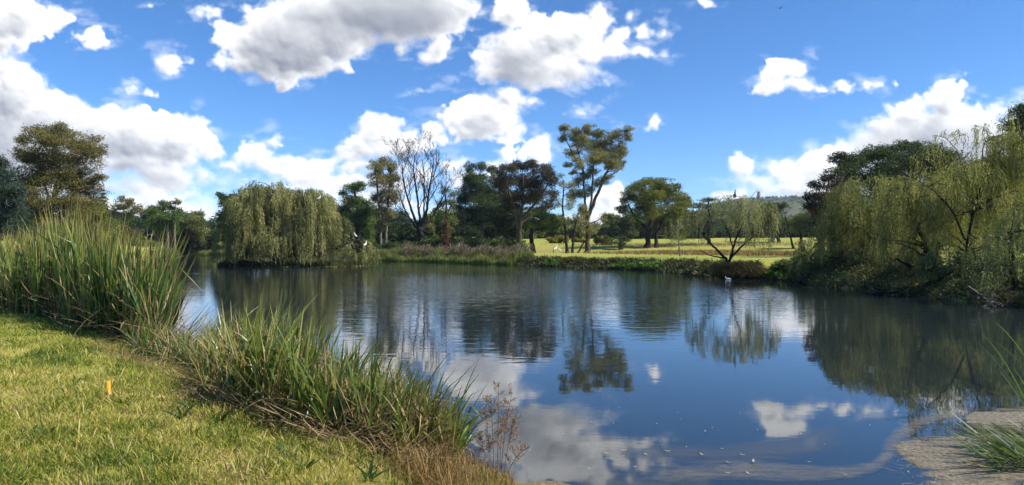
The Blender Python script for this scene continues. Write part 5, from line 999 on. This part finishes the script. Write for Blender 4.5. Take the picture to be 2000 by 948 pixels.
# ---- THE LAWN UNDERFOOT ----------------------------------------------------------------
def lawn():
    rg = rng_of('lawn'); N = 290000
    px = rg.uniform(-300, 1080, N); d = 1/rg.uniform(1/20., 1/4.4, N); x = (px-1000)/F*d
    s = shore_sd(x, d); k = s > .12; x, d, px, s = x[k], d[k], px[k], s[k]
    dry = .62+.75*fbm2(x/.7, d/.7, 4, 22)+.35*perlin2(x/3.2, d/3.2, 27)+.25*np.clip(1-(s-.2)/1.5, 0, 1)-.25*np.clip((d-8.5)/5, 0, 1)
    bald = np.clip(perlin2(x/.85, d/.6, 35)*2.2-.55, 0, 1)+np.clip(perlin2(x/2.3, d/1.6, 36)*2-.75, 0, 1); dry += .7*bald; kk = (rg.random(len(x)) > .55*bald) & ((px < 985) | (d < 5.2)); x, d, px, s, dry, bald = x[kk], d[kk], px[kk], s[kk], dry[kk], bald[kk]
    far = np.clip((d-4)/10, 0, 1); N = len(x)
    B = np.stack([x, d, ground(x, d)-.004], -1); H = rg.uniform(.03, .105, N)*(1+.7*perlin2(x/.4, d/.4, 24))*(1+.25*far)
    var = np.clip(dry*.75+.20*rg.normal(size=N), 0, 1); H *= np.where(var > .7, .8, 1.05)*(1-.45*np.clip(bald, 0, 1))
    m = MB(); m.blades(B, H, rg.uniform(.004, .0095, N)*(1+.9*far), rg.uniform(0, 6.28, N), np.where(rg.random(N) < .5, rg.uniform(.6, 1.5, N), np.abs(rg.normal(size=N))*.4), rg.uniform(.1, 1.4, N), var, K=4, rng=rg)
    N = 9000; px = rg.uniform(-40, 1000, N); d = 1/rg.uniform(1/17., 1/4.4, N); x = (px-1000)/F*d; g = perlin2(x/.55, d/.55, 28)+.4*perlin2(x/1.7, d/1.7, 29); k = (g > .22) & (shore_sd(x, d) > .2); x, d = x[k], d[k]; N = len(x)
    m.blades(np.stack([x, d, ground(x, d)], -1), rg.uniform(.06, .17, N), rg.uniform(.005, .011, N), rg.uniform(0, 6.28, N), np.abs(rg.normal(size=N))*.4, rg.uniform(.2, 1.2, N), np.clip(.14+.1*rg.normal(size=N), 0, 1), K=5, rng=rg)
    N = 26000; px = rg.uniform(-40, 985, N); d = 1/rg.uniform(1/16., 1/4.4, N); x = (px-1000)/F*d; g = perlin2(x/.42, d/.36, 51)+.6*perlin2(x/1.4, d/1.1, 52)+.25*rg.normal(size=N); k = (g > .12) & (shore_sd(x, d) > .2); x, d, g = x[k], d[k], g[k]; N = len(x)
    m.blades(np.stack([x, d, ground(x, d)], -1), rg.uniform(.07, .19, N), rg.uniform(.004, .009, N)*(1+.06*d), rg.uniform(0, 6.28, N), np.where(rg.random(N) < .45, rg.uniform(.7, 1.45, N), np.abs(rg.normal(size=N))*.5), rg.uniform(.3, 1.5, N), np.clip(.48+.45*perlin2(x/.6, d/.5, 53)+.24*rg.normal(size=N), 0, 1), K=5, rng=rg)
    tag(m.build('grass', M['grass']), 'sunlit tufty yellow-green lawn grass in the foreground', 'grass', kind='stuff')
    # straw lying on the turf towards the reeds
    m = MB(); N = 5200; px = rg.uniform(180, 930, N); dl = np.interp(px, [180, 300, 420, 620, 800, 930], [12.5, 10.6, 8.4, 7.2, 6.6, 6.4]); d = dl-np.abs(rg.normal(size=N))*.7+.35; x = (px-1000)/F*d; k = (shore_sd(x, d) > .1) & (d > 4.5); x, d = x[k], d[k]; N = len(x)
    m.blades(np.stack([x, d, ground(x, d)+rg.uniform(.01, .07, N)], -1), rg.uniform(.06, .32, N), rg.uniform(.003, .009, N), rg.uniform(0, 6.28, N), rg.uniform(1.1, 1.7, N), rg.normal(size=N)*.3, np.clip(.4+.25*rg.normal(size=N), 0, 1), K=4, rng=rg)
    N = 9000; px = rg.uniform(-40, 940, N); d = 1/rg.uniform(1/15., 1/4.4, N); x = (px-1000)/F*d; k = (shore_sd(x, d) > .2) & (perlin2(x/.85, d/.6, 35)+.5*perlin2(x/.3, d/.3, 37) > .05); x, d = x[k], d[k]; N = len(x)
    m.blades(np.stack([x, d, ground(x, d)+rg.uniform(.01, .05, N)], -1), rg.uniform(.04, .16, N), rg.uniform(.003, .007, N), rg.uniform(0, 6.28, N), rg.uniform(.9, 1.6, N), rg.normal(size=N)*.5, np.clip(.45+.25*rg.normal(size=N), 0, 1), K=4, rng=rg)
    tag(m.build('straw_litter', M['dry_reed']), 'dry straw and broken reed bits on the turf below the reeds', 'straw', kind='stuff')
lawn()
def weeds():
    rg = rng_of('weeds'); root = empty('broadleaf_weed', (0, 0, 0), 'dark green broad-leaved weed standing out of the lawn', 'weed', 'broad-leaved weeds in the lawn'); m = MB(); N = 16
    m.blades(np.zeros((N, 3)), rg.uniform(.05, .17, N), rg.uniform(.018, .040, N), rg.uniform(0, 6.28, N), rg.uniform(.3, 1.3, N), rg.uniform(.2, 1.2, N), np.clip(.4+.25*rg.normal(size=N), 0, 1), K=6, rng=rg); m.build('leaves', M['weed'], root)
    first = True
    for px, py, s in ((355,815,1.15),(372,798,1.0),(240,786,.8),(258,790,.7),(60,838,.8),(95,842,.8),(100,880,.7),(430,815,.9),(560,880,.8),(600,905,.8),(455,842,.7),(150,742,.7),(720,900,1.),(820,935,.9),(310,905,.7)):
        D = 1.62*F/(py-HOR)
        X = (px-1000)/F*D; z = gz(X, D)
        if first: root.location = (X, D, z); root.scale = (s*1.5, s*1.5, s*1.15); first = False
        else: copy_thing(root, (X, D, z), px*.7, (s*1.5, s*1.2, s*1.1))
weeds()
def stake():
    p = at(211, 775, 7.85); p[2] = gz(p[0], p[1]); root = empty('marker_stake', p, 'short orange-yellow painted stake standing in the lawn', 'stake'); m = MB()
    h = .175; m.tube(np.array([(0, 0, -.08), (0, 0, h-.012), (0, 0, h-.004), (0, 0, h)])+p, [.0255, .0255, .022, .010], 16); m.build('post', solid('orange_paint', (.50, .22, .012), (.76, .40, .02), 45, rough=.5, spec=.4), root, p, smooth=True)
    m = MB(); m.tube(np.array([(0, 0, -.01), (0, 0, .045)])+p, [.0268, .0262], 16); m.build('worn_base', solid('scuffed_paint', (.30, .17, .09), (.62, .42, .26), 60, rough=.8), root, p, smooth=True)
    m = MB(); m.tube(np.array([(0, 0, h+.0005), (0, 0, h+.004)])+p, [.019, .016], 16); m.build('cap', solid('orange_paint_top', (.70, .38, .03), (.78, .45, .05), 25, rough=.45), root, p)
stake()

# ---- SCUM AND FLOTSAM -----------------------------------------------------------------
def film(name, label, cat, rows, mat, z=.004, n=40):
    """floating sheet between two outlines given as photograph pixels at water level"""
    a = np.array(rows[0], float); b = np.array(rows[1], float)
    w_ = lambda q: np.array([((x-1000)/F*EYE*F/(y-HOR), EYE*F/(y-HOR), z) for x, y in q])
    def res(q):
        t = np.linspace(0, len(q)-1, n); P = np.stack([np.interp(t, np.arange(len(q)), q[:, i]) for i in range(2)], -1)
        for _ in range(3): P[1:-1] = (P[:-2]+2*P[1:-1]+P[2:])/4
        return w_(P)
    A, Bq = res(a), res(b); K = 16; s = np.linspace(0, 1, K)[None, :, None]; V = A[:, None]*(1-s)+Bq[:, None]*s
    i = np.arange(n-1)[:, None]*K; j = np.arange(K-1)[None]; Q = np.stack([i+j, i+j+1, i+K+j+1, i+K+j], -1)
    m = MB(); e = (np.broadcast_to(1-np.abs(np.linspace(-1, 1, K))**2, (n, K))*np.clip(np.minimum(np.arange(n), np.arange(n)[::-1])/5, 0, 1)[:, None]).ravel(); u = np.repeat(np.linspace(0, 1, n), K)
    m.add(V, Q, e, u); o = m.build(name, mat); return tag(o, label, cat, kind='stuff')
def scum_mat(name, c1, c2, opac, edge, sc=7.):
    m, ns, ln = mat_new(name); out = ns.new('ShaderNodeOutputMaterial'); g = ns.new('ShaderNodeNewGeometry')
    n = ns.new('ShaderNodeTexNoise'); n.inputs['Scale'].default_value = sc; n.inputs['Detail'].default_value = 7; n.inputs['Roughness'].default_value = .7; n.inputs['Distortion'].default_value = .6; mp = ns.new('ShaderNodeMapping'); mp.inputs['Scale'].default_value = (.55, 1.5, 1); mp.inputs['Rotation'].default_value = (0, 0, .35); ln.new(g.outputs['Position'], mp.inputs[0]); ln.new(mp.outputs[0], n.inputs['Vector'])
    n2 = ns.new('ShaderNodeTexNoise'); n2.inputs['Scale'].default_value = sc*9; n2.inputs['Detail'].default_value = 4; ln.new(g.outputs['Position'], n2.inputs['Vector'])
    r = ramp(ns, [(.3, c1), (.7, c2)]); ln.new(n2.outputs['Fac'], r.inputs[0])
    p = ns.new('ShaderNodeBsdfPrincipled'); p.inputs['Roughness'].default_value = .6; p.inputs['Specular IOR Level'].default_value = .3; ln.new(r.outputs[0], p.inputs['Base Color'])
    b = ns.new('ShaderNodeBump'); b.inputs['Strength'].default_value = .5; b.inputs['Distance'].default_value = .01; ln.new(n2.outputs['Fac'], b.inputs['Height']); ln.new(b.outputs[0], p.inputs['Normal'])
    a = ns.new('ShaderNodeAttribute'); a.attribute_name = 'var'
    mr = ns.new('ShaderNodeMapRange'); mr.inputs[1].default_value = edge[0]; mr.inputs[2].default_value = edge[1]; mr.inputs[3].default_value = 0; mr.inputs[4].default_value = opac
    ad = ns.new('ShaderNodeMath'); ad.operation = 'MULTIPLY_ADD'; ln.new(n.outputs['Fac'], ad.inputs[0]); ad.inputs[1].default_value = 2.4; ln.new(a.outputs['Fac'], ad.inputs[2]); ln.new(ad.outputs[0], mr.inputs[0])
    t = ns.new('ShaderNodeBsdfTransparent'); mx = ns.new('ShaderNodeMixShader'); ln.new(mr.outputs[0], mx.inputs[0]); ln.new(t.outputs[0], mx.inputs[1]); ln.new(p.outputs[0], mx.inputs[2]); ln.new(mx.outputs[0], out.inputs[0]); return m
tan = scum_mat('tan_scum', (.075, .066, .045), (.29, .25, .175), .90, (1.55, 2.0), 3.2); thin = scum_mat('thin_scum', (.16, .15, .12), (.34, .31, .25), .46, (1.45, 2.7), 5); faint = scum_mat('faint_film', (.12, .12, .11), (.24, .23, .21), .22, (1.4, 2.6), 2.5)
film('floating_scum', 'tan mat of floating scum in the lower right corner of the pond', 'scum', ([(1725,860),(1800,850),(1870,842),(1930,838),(2060,830)], [(1740,886),(1780,912),(1795,940),(1790,990),(2100,1000)]), tan)
film('floating_scum', 'narrow upper tongue of tan scum near the right edge', 'scum', ([(1878,818),(1900,804),(1940,794),(2000,792),(2060,788)], [(1876,822),(1900,840),(1930,846),(1990,846),(2060,840)]), tan, .006)
def scum_bits():
    rg = rng_of('bits'); m = MB(); N = 700; px = rg.uniform(1750, 2040, N); py = rg.uniform(800, 965, N); D = EYE*F/(py-HOR); x = (px-1000)/F*D
    m.blades(np.stack([x, D, np.full(N, .010)], -1), rg.uniform(.02, .16, N), rg.uniform(.003, .010, N), rg.uniform(0, 6.28, N), rg.uniform(1.45, 1.56, N), np.zeros(N), np.clip(.5+.3*rg.normal(size=N), 0, 1), K=3, rng=rg, yaw=rg.uniform(0, 3.1, N))
    tag(m.build('reed_debris', M['dry_reed']), 'broken bits of dry reed caught in the tan scum', 'reed debris', kind='stuff')
scum_bits()
film('scum_swirl', 'pale winding ribbon of thin scum round the tan mat', 'scum', ([(1200,900),(1330,905),(1450,893),(1600,912),(1700,905),(1722,880),(1722,858),(1755,828),(1800,808),(1860,800),(1960,786)], [(1200,945),(1330,950),(1450,945),(1600,946),(1705,934),(1752,900),(1760,872),(1785,850),(1830,828),(1880,816),(1970,800)]), thin, .008)
film('water_film', 'faint grey film drifting on the near water', 'scum', ([(1100,868),(1250,862),(1400,868),(1540,852),(1640,815)], [(1150,900),(1280,905),(1420,915),(1560,905),(1690,860)]), faint, .005)
film('water_film', 'second faint film on the water near the bank tip', 'scum', ([(1080,905),(1250,912),(1400,922)], [(1120,985),(1280,985),(1420,985)]), faint, .010)
def flotsam():
    rg = rng_of('flotsam'); first = None
    mt = plant('floating_leaf', [(.14,.11,.06),(.34,.28,.18),(.55,.50,.40)], trans=.1)
    root = empty('floating_leaf', (0, 0, .006), 'tiny pale leaf floating on the near water', 'leaf', 'pale leaves floating on the near water'); m = MB()
    t = np.linspace(0, 1, 7); P = np.stack([t*.05-.025, .004*np.sin(t*5), .003+.007*(2*t-1)**2], -1)[None]; S = np.zeros((1, 7, 3)); S[0, :, 1] = .007*np.sin(np.pi*np.clip(t, .04, .96))**.7; m.ribbons(P, S, np.array([.62])); m.build('leaf_blade', mt, root)
    m = MB(); m.tube(np.array([(.023, .003, .009), (.034, .006, .013)]), [.0016, .001], 4); m.build('leaf_stalk', M['weed_stem'], root)
    for px, py, s in [(1155,826,.8),(1198,829,.7),(1283,830,.8),(1378,845,1.),(1184,888,1.6),(1218,883,1.7),(1304,884,1.5),(1262,890,1.2),(1372,891,1.5),(1472,905,2.),(1422,906,1.),(1422,927,1.3),(1462,928,1.4),(1450,891,1.2),(1410,879,.9),(1340,876,.9),(1324,808,.6),(1210,798,.6),(1445,809,.6),(1520,790,.5),(1330,640+180,.6),(1580,905,.9),(1650,930,.9),(1700,833,.8),(1565,850,.8),(1610,870,.7),(1240,915,.9),(1150,918,.8),(1100,850,.8),(1480,842,.6),(1392,838,.7),(1770,882,1.0),(1835,892,1.2),(1860,930,1.1),(1775,925,.9),(1900,915,1.)]:
        D = EYE*F/(py-HOR); X = (px-1000)/F*D
        if first is None: first = root; root.location = (X, D, .012); root.rotation_euler[2] = .3; root.scale = (s,)*3
        else: copy_thing(root, (X, D, .012), rg.uniform(0, 3.1), s)
flotsam()

# ---- BIRDS, HOUSE, POST ------------------------------------------------------------------
def bird(name, label, pos, length, pose, colour, cat='bird', face=0., bill=(.5,.3,.05)):
    """one continuous body from tail to bill; wings, legs and bill its children"""
    root = empty(name, pos, label, cat); root.rotation_euler = (0, 0, face); L = length
    body = solid(name+'_plumage', colour, tuple(min(1, c*1.25) for c in colour), 20, rough=.7)
    if pose == 'stand':      # upright wader or cormorant
        P = np.array([(-.42, 0, .30), (-.30, 0, .36), (-.1, 0, .46), (.08, 0, .58), (.16, 0, .72), (.13, 0, .86), (.17, 0, .97), (.25, 0, 1.0), (.31, 0, .99)]); r = np.array([.02, .07, .135, .13, .07, .045, .042, .055, .02])
        bl = [(.30, 0, .99), (.46, 0, .96)]; legs = [((-.02, .04, .36), (.0, .045, 0)), ((-.02, -.04, .36), (.03, -.045, 0))]
    elif pose == 'swim':
        P = np.array([(-.52, 0, .12), (-.4, 0, .10), (-.15, 0, .08), (.12, 0, .09), (.25, 0, .16), (.28, 0, .28), (.30, 0, .38), (.37, 0, .41), (.43, 0, .40)]); r = np.array([.02, .09, .16, .15, .09, .05, .05, .06, .02])
        bl = [(.42, 0, .40), (.54, 0, .38)]; legs = []
    else:                    # flying
        P = np.array([(-.5, 0, 0), (-.35, 0, 0), (-.1, 0, 0), (.15, 0, .01), (.3, 0, .03), (.38, 0, .04), (.44, 0, .04)]); r = np.array([.03, .06, .11, .11, .07, .06, .02]); bl = [(.43, 0, .04), (.53, 0, .035)]; legs = []
    m = MB(); m.tube(P*L, r*L, 10); m.build('body', body, root, smooth=True)
    m = MB(); m.tube(np.array(bl)*L, [.018*L, .005*L], 6); m.build('bill', solid('bird_bill', bill), root)
    for a, b in legs:
        m = MB(); m.tube(np.array([a, ((a[0]+b[0])/2-.03, a[1], .17), b])*L, [.016*L, .010*L, .010*L], 5); m.tube(np.array([b, (b[0]+.09, b[1], .004)])*L, [.009*L, .004*L], 5); m.build('leg', solid('bird_leg', (.06, .05, .04)), root)
    for s in (-1, 1):
        m = MB(); t = np.linspace(0, 1, 7)
        if pose == 'fly':
            sp = np.stack([.05-.25*t**1.5, s*(.08+.75*t), .04+.35*np.sin(t*2.2)*(1 if s > 0 else .8)], -1)*L; w_ = np.stack([np.array([.16, .17, .16, .13, .10, .06, .01]), 0*t, 0*t], -1)*L
            up = np.array([0, 0, .012*L])
        else:
            z0, x0 = (.50, .05) if pose == 'stand' else (.15, .12); dz = -.22 if pose == 'stand' else -.02
            sp = np.stack([x0-.42*t, s*(.135-.07*t*t), z0+dz*t], -1)*L; w_ = np.stack([0*t, 0*t, np.array([.05, .08, .085, .075, .06, .035, .005])], -1)*L; up = np.array([0, s*.012*L, 0])
        m.ribbons(np.stack([sp+up, sp-up]), np.stack([w_, w_]), np.array([.5, .5])); m.build('wing', body, root)
W_ = (.78, .78, .75); K_ = (.016, .015, .017)
bird('egret', 'white egret standing high on the right slope of the island willow', at(624, 392, 81), .62, 'stand', W_, face=.4)
bird('egret', 'white egret on the bare limb at the right edge of the island willow', at(694, 466, 79.4), .66, 'stand', W_, face=2.6)
bird('egret', 'white egret on the low willow mound at the islet tip', at(714, 483, 78.4), .66, 'stand', W_, face=1.)
bird('cormorant', 'black cormorant perched on the top of the leaning waterside willow', at(1435, 393, 51), .8, 'stand', K_, face=1.1)
p = at(1411, 547, 51); bird('white_duck', 'white duck swimming below the leaning waterside willow', (p[0]-.1, 49.4, .0), .46, 'swim', W_, face=2.8)
for lab, px, D, L, f in (('larger white goose on the far lawn left of the tallest gum', 1086, 150, 1.25, .4), ('smaller white goose on the far lawn, right of the larger one', 1093, 147, .9, 2.9)):
    X = (px-1000)/F*D; bird('white_goose', lab, (X, D, gz(X, D)), L, 'stand', W_, face=f)
X = (1502-1000)/F*92; bird('dark_goose', 'dark goose standing on the far lawn right of the leaning willow', (X, 92, gz(X, 92)), .75, 'stand', (.03, .025, .02), face=1.8)
bird('flying_bird', 'small dark bird flying high in the blue sky', at(1523, 17, 60), .34, 'fly', K_, face=.9)
def house():
    D = 300.; x = (1246-1000)/F*D; z = gz(x, D); root = empty('house', (x, D, z), 'low white house with a grey roof half hidden behind the wattle', 'house'); wl = solid('cream_render', (.36, .34, .31), (.44, .42, .38), 1); rf = solid('grey_roof', (.20, .21, .23), (.30, .31, .33), 2)
    def box(m, a, b):
        v = [(x_, y_, z_) for z_ in (a[2], b[2]) for x_, y_ in ((a[0], a[1]), (b[0], a[1]), (b[0], b[1]), (a[0], b[1]))]; m.add(v, [(0, 1, 5, 4), (1, 2, 6, 5), (2, 3, 7, 6), (3, 0, 4, 7), (4, 5, 6, 7)])
    m = MB(); box(m, (-6, -3, -.3), (6, 3, 2.6)); m.build('wall', wl, root)
    m = MB(); v = [(-6.5, -3.5, 2.55), (6.5, -3.5, 2.55), (6.5, 0, 4.2), (-6.5, 0, 4.2), (6.5, 3.5, 2.55), (-6.5, 3.5, 2.55)]; m.add(v, [(0, 1, 2, 3), (3, 2, 4, 5), (1, 4, 2, 1), (0, 3, 5, 0)]); m.build('roof', rf, root)
    for k in (-3.5, 0, 3.5):
        m = MB(); box(m, (k-.6, -3.04, .9), (k+.6, -3.0, 2.1)); m.build('window', solid('dark_glass', (.03, .035, .04), rough=.2), root)
    m = MB(); box(m, (1.3, -3.04, -.2), (2.2, -3.0, 2.0)); m.build('door', solid('brown_door', (.10, .06, .03)), root)
house()
def post():
    X = (1081-1000)/F*128; z = gz(X, 128); root = empty('marker_post', (X, 128, z), 'thin dark post on the far lawn beside the white geese', 'post'); m = MB(); m.tube(np.array([(0, 0, -.2), (0, 0, .95), (0, 0, 1.0)]), [.07, .07, .04], 8); m.build('shaft', M['bark'], root)
    m = MB(); m.tube(np.array([(0, 0, .78), (0, 0, .90)]), [.078, .078], 8); m.build('band', solid('pale_band', (.5, .48, .44)), root)
post()
